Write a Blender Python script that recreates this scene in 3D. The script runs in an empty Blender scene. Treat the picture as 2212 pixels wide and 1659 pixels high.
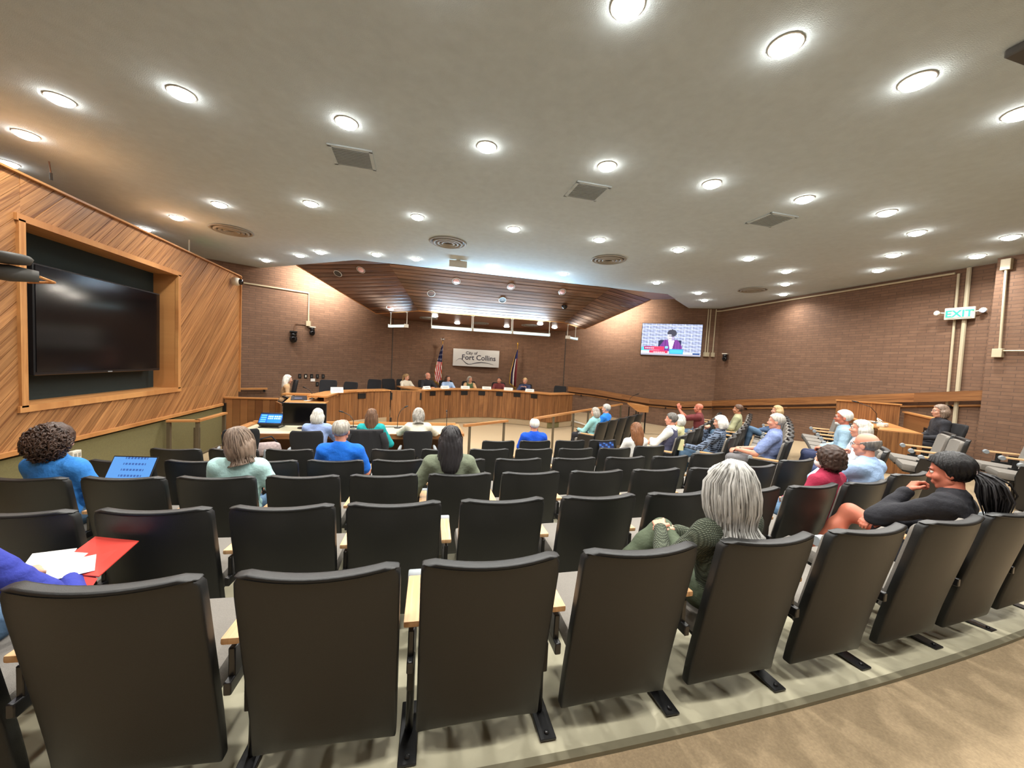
import bpy, bmesh, math, random
import numpy as np
from mathutils import Vector, Matrix
random.seed(7); rng = np.random.default_rng(7)
SC = bpy.context.scene
COL = SC.collection
# ------------------------------------------------------------------ camera, world, exposure
# world origin is the camera's eye point: X right, Y towards the dais, Z up (back floor at z=-1.65)
F_PX, W_PX = 825.0, 2212.0
ROLL, PITCH, YAW = math.radians(2.87), math.radians(-3.05), math.radians(14.0)
_fw = Vector((math.sin(YAW)*math.cos(PITCH), math.cos(YAW)*math.cos(PITCH), math.sin(PITCH)))
_r0 = Vector((math.cos(YAW), -math.sin(YAW), 0)); _u0 = _r0.cross(_fw)
_R = _r0*math.cos(ROLL)+_u0*math.sin(ROLL); _U = _u0*math.cos(ROLL)-_r0*math.sin(ROLL)
cam = bpy.data.cameras.new('camera'); cam.sensor_width = 36; cam.lens = F_PX/W_PX*36
cam.clip_start = 0.02; cam.clip_end = 100
co = bpy.data.objects.new('camera', cam); COL.objects.link(co)
co.matrix_world = Matrix(((_R.x,_U.x,-_fw.x,0),(_R.y,_U.y,-_fw.y,0),(_R.z,_U.z,-_fw.z,0),(0,0,0,1)))
SC.camera = co
wd = bpy.data.worlds.new('world'); SC.world = wd; wd.use_nodes = True
wd.node_tree.nodes['Background'].inputs[0].default_value = (0,0,0,1)   # closed room: only its own lamps light it
vs = SC.view_settings; vs.view_transform = 'Standard'; vs.look = 'None'; vs.gamma = 1; vs.exposure = 0.35
vs.use_curve_mapping = False
SC.cycles.max_bounces = 5; SC.cycles.diffuse_bounces = 3; SC.cycles.glossy_bounces = 3; SC.cycles.transmission_bounces = 2
CAN_W = 26.0           # watts of each ceiling can
CEIL, FRONT = 2.4, -2.165
def fz(x, y):           # height of the raked floor
    c = -.629*x+.777*y
    s = min(y, 3.0+1.09*c) if x > 2.6 else y
    return -1.65-.117*min(max(s-1.62, 0), 4.4)

# ------------------------------------------------------------------ materials
def srgb(r, g, b):
    f = lambda c: (c/255/12.92) if c/255 <= .04045 else ((c/255+.055)/1.055)**2.4
    return (f(r), f(g), f(b), 1)
MATS = {}
def nmat(name):
    m = bpy.data.materials.new(name); m.use_nodes = True; MATS[name] = m
    nt = m.node_tree
    return m, nt, nt.nodes['Principled BSDF']
def N(nt, t, **k):
    n = nt.nodes.new(t)
    for a, v in k.items():
        if a.startswith('i_'):
            q = a[2:]; n.inputs[int(q) if q.isdigit() else q.replace('_', ' ')].default_value = v
        else: setattr(n, a, v)
    return n
def plain(name, col, rough=.6, metal=0, var=.12, scale=30, bump=.0, bscale=200, spec=.5, coord='Object', stretch=None, rnd=0):
    m, nt, b = nmat(name)
    tc = N(nt, 'ShaderNodeTexCoord'); src = tc.outputs[coord]
    mp = N(nt, 'ShaderNodeMapping'); nt.links.new(src, mp.inputs[0])
    if stretch: mp.inputs['Scale'].default_value = stretch
    nz = N(nt, 'ShaderNodeTexNoise', i_Scale=scale, i_Detail=4.0); nt.links.new(mp.outputs[0], nz.inputs['Vector'])
    mx = N(nt, 'ShaderNodeMix', data_type='RGBA')
    c = Vector(col[:3])
    mx.inputs[6].default_value = (*(c*(1-var)), 1); mx.inputs[7].default_value = (*(c*(1+var)), 1)
    nt.links.new(nz.outputs['Fac'], mx.inputs[0])
    out = mx.outputs[2]
    if rnd:
        oi = N(nt, 'ShaderNodeObjectInfo'); hs = N(nt, 'ShaderNodeHueSaturation')
        mr = N(nt, 'ShaderNodeMapRange', i_3=1-rnd, i_4=1+rnd); nt.links.new(oi.outputs['Random'], mr.inputs[0])
        nt.links.new(mr.outputs[0], hs.inputs['Value']); nt.links.new(out, hs.inputs['Color']); out = hs.outputs[0]
    nt.links.new(out, b.inputs['Base Color'])
    b.inputs['Roughness'].default_value = rough; b.inputs['Metallic'].default_value = metal
    b.inputs['Specular IOR Level'].default_value = spec
    if bump:
        n2 = N(nt, 'ShaderNodeTexNoise', i_Scale=bscale, i_Detail=3.0); nt.links.new(mp.outputs[0], n2.inputs['Vector'])
        bp = N(nt, 'ShaderNodeBump', i_Strength=bump, i_Distance=.01); nt.links.new(n2.outputs['Fac'], bp.inputs['Height'])
        nt.links.new(bp.outputs[0], b.inputs['Normal'])
    return m
def wood(name, dark, light, rough=.45, rnd=.25, sx=1.2, sy=28, spec=.4):
    """oak boards: grain runs along UV u (metres)"""
    m, nt, b = nmat(name)
    uv = N(nt, 'ShaderNodeUVMap'); mp = N(nt, 'ShaderNodeMapping'); nt.links.new(uv.outputs[0], mp.inputs[0])
    mp.inputs['Scale'].default_value = (sx, sy, 1)
    oi = N(nt, 'ShaderNodeObjectInfo')
    ad = N(nt, 'ShaderNodeVectorMath', operation='ADD'); nt.links.new(mp.outputs[0], ad.inputs[0])
    cb = N(nt, 'ShaderNodeCombineXYZ'); ml = N(nt, 'ShaderNodeMath', operation='MULTIPLY', i_1=37.0)
    nt.links.new(oi.outputs['Random'], ml.inputs[0]); nt.links.new(ml.outputs[0], cb.inputs[0]); nt.links.new(ml.outputs[0], cb.inputs[2])
    nt.links.new(cb.outputs[0], ad.inputs[1])
    nz = N(nt, 'ShaderNodeTexNoise', i_Scale=1.0, i_Detail=6.0, i_Roughness=.62, i_Distortion=.6); nt.links.new(ad.outputs[0], nz.inputs['Vector'])
    cr = N(nt, 'ShaderNodeValToRGB'); nt.links.new(nz.outputs['Fac'], cr.inputs[0])
    cr.color_ramp.elements[0].position = .33; cr.color_ramp.elements[0].color = dark
    cr.color_ramp.elements[1].position = .66; cr.color_ramp.elements[1].color = light
    hs = N(nt, 'ShaderNodeHueSaturation'); mr = N(nt, 'ShaderNodeMapRange', i_3=1-rnd, i_4=1+rnd)
    nt.links.new(oi.outputs['Random'], mr.inputs[0]); nt.links.new(mr.outputs[0], hs.inputs['Value'])
    nt.links.new(cr.outputs[0], hs.inputs['Color']); nt.links.new(hs.outputs[0], b.inputs['Base Color'])
    bp = N(nt, 'ShaderNodeBump', i_Strength=.12, i_Distance=.004); nt.links.new(nz.outputs['Fac'], bp.inputs['Height'])
    nt.links.new(bp.outputs[0], b.inputs['Normal'])
    b.inputs['Roughness'].default_value = rough; b.inputs['Specular IOR Level'].default_value = spec
    return m
def brick(name, c1, c2, mort):
    m, nt, b = nmat(name)
    uv = N(nt, 'ShaderNodeUVMap')
    br = N(nt, 'ShaderNodeTexBrick', offset=.5, i_Scale=1.0); nt.links.new(uv.outputs[0], br.inputs['Vector'])
    br.inputs['Color1'].default_value = c1; br.inputs['Color2'].default_value = c2; br.inputs['Mortar'].default_value = mort
    br.inputs['Mortar Size'].default_value = .006; br.inputs['Mortar Smooth'].default_value = .15; br.inputs['Bias'].default_value = 0
    br.inputs['Brick Width'].default_value = .31; br.inputs['Row Height'].default_value = .066
    nz = N(nt, 'ShaderNodeTexNoise', i_Scale=7.0, i_Detail=8.0, i_Roughness=.65); nt.links.new(uv.outputs[0], nz.inputs['Vector'])
    mr = N(nt, 'ShaderNodeMapRange', i_3=.72, i_4=1.28); nt.links.new(nz.outputs['Fac'], mr.inputs[0])
    hs = N(nt, 'ShaderNodeHueSaturation'); nt.links.new(mr.outputs[0], hs.inputs['Value']); nt.links.new(br.outputs[0], hs.inputs['Color'])
    nt.links.new(hs.outputs[0], b.inputs['Base Color']); b.inputs['Roughness'].default_value = .8
    ms = N(nt, 'ShaderNodeMath', operation='SUBTRACT'); nt.links.new(nz.outputs['Fac'], ms.inputs[0]); nt.links.new(br.outputs['Fac'], ms.inputs[1])
    bp = N(nt, 'ShaderNodeBump', i_Strength=.5, i_Distance=.008); nt.links.new(ms.outputs[0], bp.inputs['Height'])
    nt.links.new(bp.outputs[0], b.inputs['Normal'])
    return m
def emit(name, col, s):
    m, nt, b = nmat(name)
    b.inputs['Base Color'].default_value = (*[min(1, c) for c in col[:3]], 1)
    b.inputs['Emission Color'].default_value = col; b.inputs['Emission Strength'].default_value = s
    return m
def picture(name, strength=1.0, rough=.3):
    """flat print / lit screen: colours come from the 'Col' attribute"""
    m, nt, b = nmat(name)
    at = N(nt, 'ShaderNodeVertexColor', layer_name='Col')
    nt.links.new(at.outputs[0], b.inputs['Base Color'])
    if strength:
        b.inputs['Base Color'].default_value = (0, 0, 0, 1)
        nt.links.remove(b.inputs['Base Color'].links[0]); nt.links.new(at.outputs[0], b.inputs['Emission Color'])
        b.inputs['Emission Strength'].default_value = strength
    b.inputs['Roughness'].default_value = rough
    return m
brick('brick_brown', srgb(122, 92, 71), srgb(110, 82, 63), srgb(96, 74, 60))
plain('stucco', srgb(186, 197, 200), .95, var=.10, scale=9, bump=.35, bscale=120)
wood('oak_panel', srgb(118, 74, 42), srgb(180, 130, 82), .4, .2)
wood('oak_trim', srgb(160, 104, 58), srgb(200, 146, 90), .35, .06)
wood('oak_dais', srgb(104, 66, 38), srgb(154, 106, 64), .42, .13, sx=1.0, sy=22)
wood('cedar', srgb(70, 46, 34), srgb(128, 90, 66), .38, .3, sx=.8, sy=30, spec=.6)
wood('arm_oak', srgb(196, 150, 104), srgb(226, 184, 138), .4, .08)
wood('desk_oak', srgb(176, 120, 66), srgb(206, 152, 92), .35, .06)
plain('carpet_tan', srgb(176, 154, 122), .95, var=.3, scale=90, bump=.6, bscale=300)
plain('carpet_green', srgb(112, 104, 66), .95, var=.22, scale=60, bump=.5, bscale=260)
plain('carpet_dark', srgb(70, 62, 40), .95, var=.2, scale=80, bump=.3, bscale=260)
plain('concrete', srgb(186, 180, 154), .6, var=.22, scale=6, bump=.06, bscale=90)
plain('nosing', srgb(120, 114, 92), .7, var=.1)
plain('shell_black', srgb(28, 29, 29), .42, var=.1, scale=60, bump=.12, bscale=420, spec=.5)
plain('metal_black', srgb(24, 24, 25), .32, var=.08, spec=.6)
plain('fabric_grey', srgb(126, 121, 114), .95, var=.22, scale=220, bump=.4, bscale=420)
plain('fabric_black', srgb(30, 30, 33), .9, var=.15, scale=120, bump=.3, bscale=380)
plain('plastic_white', srgb(214, 208, 194), .5, var=.03)
plain('plastic_grey', srgb(140, 146, 150), .45, var=.05)
plain('plastic_black', srgb(20, 20, 22), .35, var=.05)
plain('glass_black', srgb(9, 9, 11), .12, var=.0, spec=.6)
plain('conduit', srgb(190, 178, 150), .45, var=.05)
plain('conduit_brown', srgb(120, 84, 60), .5, var=.05)
plain('trim_white', srgb(206, 200, 188), .4, var=.03)
plain('steel', srgb(206, 208, 208), .35, .25, var=.05, scale=4, stretch=(1, 60, 60))
plain('chrome', srgb(200, 200, 200), .15, 1.0, var=.02)
plain('gold', srgb(196, 150, 60), .35, .7, var=.1)
plain('recess_dark', srgb(30, 40, 38), .9, var=.1)
plain('paper', srgb(236, 234, 228), .8, var=.02)
plain('red_card', srgb(226, 72, 60), .6, var=.03)
plain('post_bronze', srgb(104, 92, 72), .5, .3, var=.08)
plain('grille_back', srgb(120, 118, 112), .8, var=.05)
plain('vent_dark', srgb(70, 68, 64), .6, var=.1)
plain('vent_grey', srgb(150, 146, 136), .55, var=.05)
emit('lens_warm', (1.0, .96, .9, 1), 40.0)
plain('lens_rose', srgb(226, 178, 170), .3, var=.03)
emit('tube_cool', (.52, .82, .95, 1), 1.3)
emit('cove_glow', (1.0, .9, .76, 1), 6.0)
emit('exit_green', (.02, .8, .2, 1), 1.4)
emit('led_blue', (.45, .6, 1.0, 1), 1.5)
picture('screen_lit', 1.6); picture('screen_soft', .9); picture('print_flat', 0, .7)

# ------------------------------------------------------------------ mesh helpers
def tag(o, label=None, cat=None, group=None, kind=None):
    if label: o['label'] = label
    if cat: o['category'] = cat
    if group: o['group'] = group
    if kind: o['kind'] = kind
    return o
def empty(name, loc=(0, 0, 0), rz=0.0):
    o = bpy.data.objects.new(name, None); COL.objects.link(o); o.location = loc; o.rotation_euler = (0, 0, rz)
    o.empty_display_size = .1
    return o
def link(name, me, parent=None, loc=None, rz=None):
    o = bpy.data.objects.new(name, me); COL.objects.link(o)
    if parent: o.parent = parent
    if loc is not None: o.location = loc
    if rz is not None: o.rotation_euler = (0, 0, rz)
    return o
class MB:
    def __init__(s): s.v = []; s.f = []
    def add(s, V, F):
        n = len(s.v); s.v += [tuple(map(float, p)) for p in V]; s.f += [tuple(i+n for i in q) for q in F]; return s
    def box(s, c, d, rz=0, M=None):
        x, y, z = d[0]/2, d[1]/2, d[2]/2
        P = [Vector((a*x, b*y, e*z)) for e in (-1, 1) for b in (-1, 1) for a in (-1, 1)]
        R = M if M is not None else Matrix.Rotation(rz, 3, 'Z')
        P = [R @ p + Vector(c) for p in P]
        return s.add(P, [(0, 2, 3, 1), (4, 5, 7, 6), (0, 1, 5, 4), (2, 6, 7, 3), (0, 4, 6, 2), (1, 3, 7, 5)])
    def prism(s, poly, z0, z1):
        n = len(poly)
        return s.add([(x, y, z0) for x, y in poly]+[(x, y, z1) for x, y in poly],
                     [tuple(range(n-1, -1, -1)), tuple(range(n, 2*n))]+[(i, (i+1) % n, n+(i+1) % n, n+i) for i in range(n)])
    def slab(s, poly3, nrm, t):
        """a plane polygon given thickness t along nrm"""
        n = len(poly3); q = [Vector(p)+Vector(nrm)*t for p in poly3]
        return s.add(list(poly3)+q, [tuple(range(n-1, -1, -1)), tuple(range(n, 2*n))]+[(i, (i+1) % n, n+(i+1) % n, n+i) for i in range(n)])
    def tube(s, path, r, n=8, cap=True):
        P = [Vector(p) for p in path]; rs = r if isinstance(r, (list, tuple)) else [r]*len(P)
        rings = []; up = None
        for i, p in enumerate(P):
            d = (P[min(i+1, len(P)-1)]-P[max(i-1, 0)]).normalized()
            if up is None:
                up = Vector((0, 0, 1)) if abs(d.z) < .9 else Vector((1, 0, 0))
            a = d.cross(up).normalized(); bb = a.cross(d).normalized(); up = bb
            rings.append([p+(a*math.cos(t)+bb*math.sin(t))*rs[i] for t in [2*math.pi*k/n for k in range(n)]])
        V = [q for g in rings for q in g]; F = []
        for i in range(len(P)-1):
            for k in range(n):
                F.append((i*n+k, i*n+(k+1) % n, (i+1)*n+(k+1) % n, (i+1)*n+k))
        if cap: F += [tuple(range(n-1, -1, -1)), tuple(range((len(P)-1)*n, len(P)*n))]
        return s.add(V, F)
    def lathe(s, prof, n=16, c=(0, 0, 0), M=None, caps=True):
        V = []; F = []
        for r, z in prof:
            for k in range(n):
                p = Vector((r*math.cos(2*math.pi*k/n), r*math.sin(2*math.pi*k/n), z))
                V.append((M @ p if M is not None else p)+Vector(c))
        m = len(prof)
        for i in range(m-1):
            for k in range(n): F.append((i*n+k, i*n+(k+1) % n, (i+1)*n+(k+1) % n, (i+1)*n+k))
        if caps: F += [tuple(range(n-1, -1, -1)), tuple(range((m-1)*n, m*n))]
        return s.add(V, F)
    def loft(s, rings, cap=True):
        n = len(rings[0]); V = [p for g in rings for p in g]; F = []
        for i in range(len(rings)-1):
            for k in range(n): F.append((i*n+k, i*n+(k+1) % n, (i+1)*n+(k+1) % n, (i+1)*n+k))
        if cap: F += [tuple(range(n-1, -1, -1)), tuple(range((len(rings)-1)*n, len(rings)*n))]
        return s.add(V, F)
    def mesh(s, name, mat, smooth=False, grain=None, bevel=0, seg=1):
        me = bpy.data.meshes.new(name); me.from_pydata(s.v, [], s.f); me.update()
        bm = bmesh.new(); bm.from_mesh(me); bmesh.ops.recalc_face_normals(bm, faces=bm.faces)
        if bevel:
            ed = [e for e in bm.edges if len(e.link_faces) == 2 and e.calc_face_angle(0) > .6]
            bmesh.ops.bevel(bm, geom=ed, offset=bevel, segments=seg, affect='EDGES', profile=.6)
        bm.to_mesh(me); bm.free()
        if mat: me.materials.append(MATS[mat])
        if smooth:
            for p in me.polygons: p.use_smooth = True
        if grain is not None:
            g = Vector(grain).normalized(); a = g.orthogonal().normalized(); b = g.cross(a); w = a+b
            uv = me.uv_layers.new(name='UVMap')
            for lp in me.loops:
                p = me.vertices[lp.vertex_index].co; uv.data[lp.index].uv = (p.dot(g), p.dot(w))
        return me
    def obj(s, name, mat, parent=None, loc=None, rz=None, **k):
        return link(name, s.mesh(name, mat, **k), parent, loc, rz)
def S(o, label=None): return tag(o, label, kind='structure')
def copy_tree(o, parent=None):
    c = o.copy(); COL.objects.link(c)
    if parent: c.parent = parent
    for ch in o.children: copy_tree(ch, c)
    return c
def smooth_angle(me, ang=40):
    for p in me.polygons: p.use_smooth = True
    try: me.set_sharp_from_angle(angle=math.radians(ang))
    except Exception: pass
def raster(name, W, H, nx, ny, fn, mat, parent=None, M=None, thick=0):
    """flat picture in the XZ plane facing -Y, centre at origin; fn(u,v)->sRGB with v up"""
    V = [((i/nx-.5)*W, 0, (j/ny-.5)*H) for j in range(ny+1) for i in range(nx+1)]
    Fc = [(j*(nx+1)+i, j*(nx+1)+i+1, (j+1)*(nx+1)+i+1, (j+1)*(nx+1)+i) for j in range(ny) for i in range(nx)]
    me = bpy.data.meshes.new(name); me.from_pydata(V, [], Fc); me.update()
    at = me.color_attributes.new('Col', 'FLOAT_COLOR', 'CORNER')
    cols = np.zeros((len(Fc), 4, 4), np.float32)
    for k in range(len(Fc)):
        i, j = k % nx, k//nx
        cols[k, :] = srgb(*fn((i+.5)/nx, (j+.5)/ny))
    at.data.foreach_set('color', cols.ravel())
    me.materials.append(MATS[mat])
    if M is not None: me.transform(M)
    return link(name, me, parent)
def text(name, body, size, mat, parent=None, M=None, extrude=.002, align='CENTER', offset=0.0):
    cu = bpy.data.curves.new(name+'_c', 'FONT'); cu.body = body; cu.size = size; cu.align_x = align; cu.extrude = extrude; cu.offset = offset
    cu.resolution_u = 3
    o = bpy.data.objects.new(name+'_t', cu); COL.objects.link(o)
    dg = bpy.context.evaluated_depsgraph_get(); dg.update()
    me = bpy.data.meshes.new_from_object(o.evaluated_get(dg)); me.name = name
    bpy.data.objects.remove(o); bpy.data.curves.remove(cu)
    me.materials.clear(); me.materials.append(MATS[mat])
    if M is not None: me.transform(M)
    return link(name, me, parent)
TEXT_UP = Matrix(((1, 0, 0, 0), (0, 0, -1, 0), (0, 1, 0, 0), (0, 0, 0, 1)))   # XY text -> XZ plane, read from -Y
# ------------------------------------------------------------------ the room
def wall(name, line, z0, z1, mat, t=.2, label=None):
    """brick wall along a plan polyline (room side on the left of travel); UV = (run, height)"""
    P = [Vector((x, y, 0)) for x, y in line]; V = []; F = []; U = []; run = 0
    n = len(P); back = []
    for i, p in enumerate(P):
        d = (P[min(i+1, n-1)]-P[max(i-1, 0)]).normalized(); nr = Vector((d.y, -d.x, 0))
        if i: run += (p-P[i-1]).length
        V += [(p.x, p.y, z0), (p.x, p.y, z1)]; U += [(run, z0), (run, z1)]
        back.append(p+nr*t)
    m = len(V)
    for b, i in zip(back, range(n)): V += [(b.x, b.y, z0), (b.x, b.y, z1)]; U += [(U[2*i][0], z0), (U[2*i][0], z1)]
    for i in range(n-1):
        F += [(2*i, 2*i+1, 2*i+3, 2*i+2), (m+2*i, m+2*i+2, m+2*i+3, m+2*i+1), (2*i+1, m+2*i+1, m+2*i+3, 2*i+3), (2*i, 2*i+2, m+2*i+2, m+2*i)]
    F += [(0, m, m+1, 1), (2*n-2, 2*n-1, m+2*n-1, m+2*n-2)]
    me = bpy.data.meshes.new(name); me.from_pydata(V, [], F); me.update(); me.materials.append(MATS[mat])
    uv = me.uv_layers.new(name='UVMap')
    for lp in me.loops: uv.data[lp.index].uv = U[lp.vertex_index]
    return S(link(name, me), label)
def arc3(a, m, b, n):
    """n+1 plan points on the circle through a, m, b"""
    (x1, y1), (x2, y2), (x3, y3) = a, m, b
    d = 2*(x1*(y2-y3)+x2*(y3-y1)+x3*(y1-y2))
    ux = ((x1*x1+y1*y1)*(y2-y3)+(x2*x2+y2*y2)*(y3-y1)+(x3*x3+y3*y3)*(y1-y2))/d
    uy = ((x1*x1+y1*y1)*(x3-x2)+(x2*x2+y2*y2)*(x1-x3)+(x3*x3+y3*y3)*(x2-x1))/d
    r = math.hypot(x1-ux, y1-uy); t0 = math.atan2(y1-uy, x1-ux); t1 = math.atan2(y3-uy, x3-ux)
    return [(ux+r*math.cos(t0+(t1-t0)*i/n), uy+r*math.sin(t0+(t1-t0)*i/n)) for i in range(n+1)], (ux, uy, r, t0, t1)
WL, WM0, WM1, WR = (-6.4, 11.69), (-.92, 14.6), (5.8, 14.6), (10.75, 11.97)
mid, _ = arc3(WM0, (2.44, 15.35), WM1, 16)
TOP = 3.5
wall('wall_front', [WM1]+mid[::-1][1:-1]+[WM0], -2.4, TOP, 'brick_brown')
wall('wall_front_left', [WM0, WL], -2.4, TOP, 'brick_brown')
wall('wall_front_right', [WR, WM1], -2.4, TOP, 'brick_brown')
wall('wall_right', [(10.75, -3), WR], -2.4, TOP, 'brick_brown')
wall('wall_back', [(-6.4, -3), (10.75, -3)], -2.4, TOP, 'brick_brown')
wall('wall_left_rear', [WL, (-6.4, -3)], -2.4, TOP, 'brick_brown')
p = wall('wall_pilaster_right', [(10.75, 3.3), (10.37, 3.3), (10.37, 4.86), (10.75, 4.86)], -1.8, CEIL, 'brick_brown', t=.05)
for x, y, rz in ((WM0[0]+.01, WM0[1]-.005, 0), (WM1[0]-.01, WM1[1]-.005, 0)):
    S(MB().box((x, y, .6), (.022, .02, 5.7)).obj('trim_joint', 'vent_dark'))

# floors ------------------------------------------------------------
def floor_grid(name, xs, ys, mat, dz=0.0, edge=None):
    V = []; F = []
    for y in ys:
        for x in xs:
            yy = y if edge is None else edge(x, y)
            V.append((x, yy, fz(x, yy)+dz))
    n = len(xs)
    for j in range(len(ys)-1):
        for i in range(n-1): F.append((j*n+i, j*n+i+1, (j+1)*n+i+1, (j+1)*n+i))
    me = bpy.data.meshes.new(name); me.from_pydata(V, [], F); me.update(); me.materials.append(MATS[mat])
    return S(link(name, me))
lin = lambda a, b, n: [a+(b-a)*i/n for i in range(n+1)]
bow = lambda x: .016*(x-.9)**2
floor_grid('floor', lin(-6.4, 10.75, 60), lin(-3, 6.4, 50)+lin(7, 15.4, 12), 'carpet_tan', dz=-.012)
def strip_edge(x, y):      # the back edge of the seating slab follows the curve of the rows
    return 1.42+bow(x) if y < 1.45 else y
floor_grid('floor_seating', lin(-3.4, 4.75, 34), [1.4]+lin(1.9, 6.45, 22), 'concrete', dz=.0, edge=strip_edge)
mb = MB(); xs = lin(-3.4, 4.75, 34)
mb.loft([[(x, 1.395+bow(x), -1.662), (x, 1.395+bow(x), -1.642), (x, 1.43+bow(x), -1.642), (x, 1.43+bow(x), -1.662)] for x in xs])
S(mb.obj('trim_nosing', 'nosing'))
# platform behind the dais and the ramp beside it
PLAT = -1.82
S(MB().prism([(-3.0, 11.1), (-2.05, 10.9), (-.7, 12.3), (.2, 12.5)]+[(x, y) for x, y in arc3((.2, 12.5), (2.33, 13.5), (4.46, 12.4), 10)[0][1:]]+[(5.5, 12.9), (6.6, 14.15), (5.8, 14.57), (2.44, 15.3), (-.9, 14.57), (-4.6, 12.6)], FRONT, PLAT).obj('floor_platform', 'carpet_tan'))
S(MB().add([(5.55, 12.9, FRONT), (6.0, 11.8, FRONT), (9.2, 11.2, FRONT), (9.9, 12.3, FRONT), (6.6, 14.1, PLAT+.01), (5.5, 13.3, PLAT+.01)], [(0, 1, 2, 3, 4, 5)]).obj('floor_ramp', 'carpet_tan'))
S(MB().tube([(5.4, 13.45, -1.98), (5.7, 12.6, -2.0), (6.05, 11.75, -2.09)], .035, 6).obj('trim_ramp_curb', 'trim_white'))

# ceiling -----------------------------------------------------------
EDGE = [(9.83, 12.44), (7.52, 10.55), (-1.57, 10.4), (-4.55, 12.63)]
cp = [(-6.4, -3), (10.75, -3), (10.75, 11.95)]+EDGE+[(-6.4, 11.65)]
S(MB().prism(cp, CEIL, CEIL+.12).obj('ceiling', 'stucco'))
S(MB().prism([(-6.4, 10), (10.75, 10), (10.75, 15.6), (-6.4, 15.6)], TOP-.02, TOP+.1).obj('ceiling_upper', 'stucco'))
for i, (a, b) in enumerate(((EDGE[0], EDGE[1]), (EDGE[2], EDGE[3]))):
    d = (Vector(b)-Vector(a)).normalized(); n = Vector((-d.y, d.x))
    mb = MB().prism([a, b, (b[0]-n.x*.05, b[1]-n.y*.05), (a[0]-n.x*.05, a[1]-n.y*.05)], CEIL+.001, TOP)
    S(mb.obj('trim_fascia', 'stucco'))
S(MB().box((2.97, 10.4, 3.0), (9.2, .06, 1.1)).obj('trim_fascia', 'stucco'))
# wooden canopy over the dais: sloping plank fields and a flat soffit behind
ZL = 1.41
P1, P2, A_, B_ = (-.03, 11.62, ZL), (4.51, 11.62, ZL), (-1.36, 13.25, ZL), (5.9, 13.1, ZL)
U1, U2, V1, V2 = (-.8, 10.45, CEIL), (5.5, 10.5, CEIL), (-3.31, 11.75, CEIL), (7.6, 11.6, CEIL)
can = empty('ceiling_canopy', (2.3, 11.5, 2.0)); S(can, 'brown plank canopy sloping down over the dais')
def at_can(o): o.parent = can; o.location = -Vector(can.location); return o
def plank_field(t0, t1, b0, b1, n, mat='cedar'):
    t0, t1, b0, b1 = map(Vector, (t0, t1, b0, b1)); nr = (t1-t0).cross(b0-t0).normalized()
    if nr.z > 0: nr = -nr
    for i in range(n):
        a, c = i/n+.004, (i+1)/n-.004; lift = .006+.006*random.random()
        q = [t0.lerp(b0, a), t1.lerp(b1, a), t1.lerp(b1, c), t0.lerp(b0, c)]
        at_can(MB().slab([p-nr*.03 for p in q], nr, .03+lift).obj('plank', mat, grain=(t1-t0)))
plank_field(U1, U2, P1, P2, 14)
plank_field(V1, U1, A_, P1, 14)
plank_field(U2, V2, P2, B_, 14)
for q in ([U1, (-1.57, 10.42, CEIL), V1], [U2, (7.5, 10.57, CEIL), (8.2, 11.12, CEIL), V2]):
    at_can(MB().slab(q, (0, 0, 1), .04).obj('filler_board', 'cedar', grain=(1, .2, 0)))
bk = [(-.9, 14.56)]+[(x, y-.03) for x, y in mid[1:-1]]+[(5.78, 14.56)]
at_can(MB().prism([P1[:2], P2[:2], B_[:2]]+bk[::-1]+[A_[:2]], ZL, ZL+.04).obj('soffit_board', 'cedar', grain=(1, 0, 0)))
for a, b in ((A_, P1), (P1, P2), (P2, B_), (V1, A_), (V2, B_)):
    at_can(MB().tube([a, b], .022, 6).obj('edge_trim', 'oak_trim', grain=Vector(b)-Vector(a)))

# panelled left wall -------------------------------------------------
XL, Y1, ZB, ZT = -4.2, 10.57, -1.22, 1.75
RY0, RY1, RZ0, RZ1 = 5.36, 8.13, -.75, 1.28          # recess for the display
wl = empty('wall_left', (XL, 6, ZB)); S(wl, 'left wall of diagonal oak boards with a display recess')
def at_wl(o): o.parent = wl; o.location = -Vector(wl.location); return o
mb = MB()
for y0, y1, z0, z1 in ((-3, RY0, ZB, ZT), (RY1, Y1, ZB, ZT), (RY0, RY1, ZB, RZ0), (RY0, RY1, RZ1, ZT)):
    mb.box((XL-.2, (y0+y1)/2, (z0+z1)/2), (.36, y1-y0, z1-z0))
at_wl(mb.obj('wall_core', 'oak_panel', grain=(0, 1, 1)))
at_wl(MB().box((XL-.37, (RY0+RY1)/2, (RZ0+RZ1)/2), (.04, RY1-RY0+.1, RZ1-RZ0+.1)).obj('recess_back', 'recess_dark'))
def clip(poly, a, b, c):     # keep a*y+b*z<=c
    out = []
    for i, p in enumerate(poly):
        q = poly[(i+1) % len(poly)]; dp, dq = a*p[0]+b*p[1]-c, a*q[0]+b*q[1]-c
        if dp <= 0: out.append(p)
        if dp*dq < 0: t = dp/(dp-dq); out.append((p[0]+(q[0]-p[0])*t, p[1]+(q[1]-p[1])*t))
    return out
PW = .105
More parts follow.
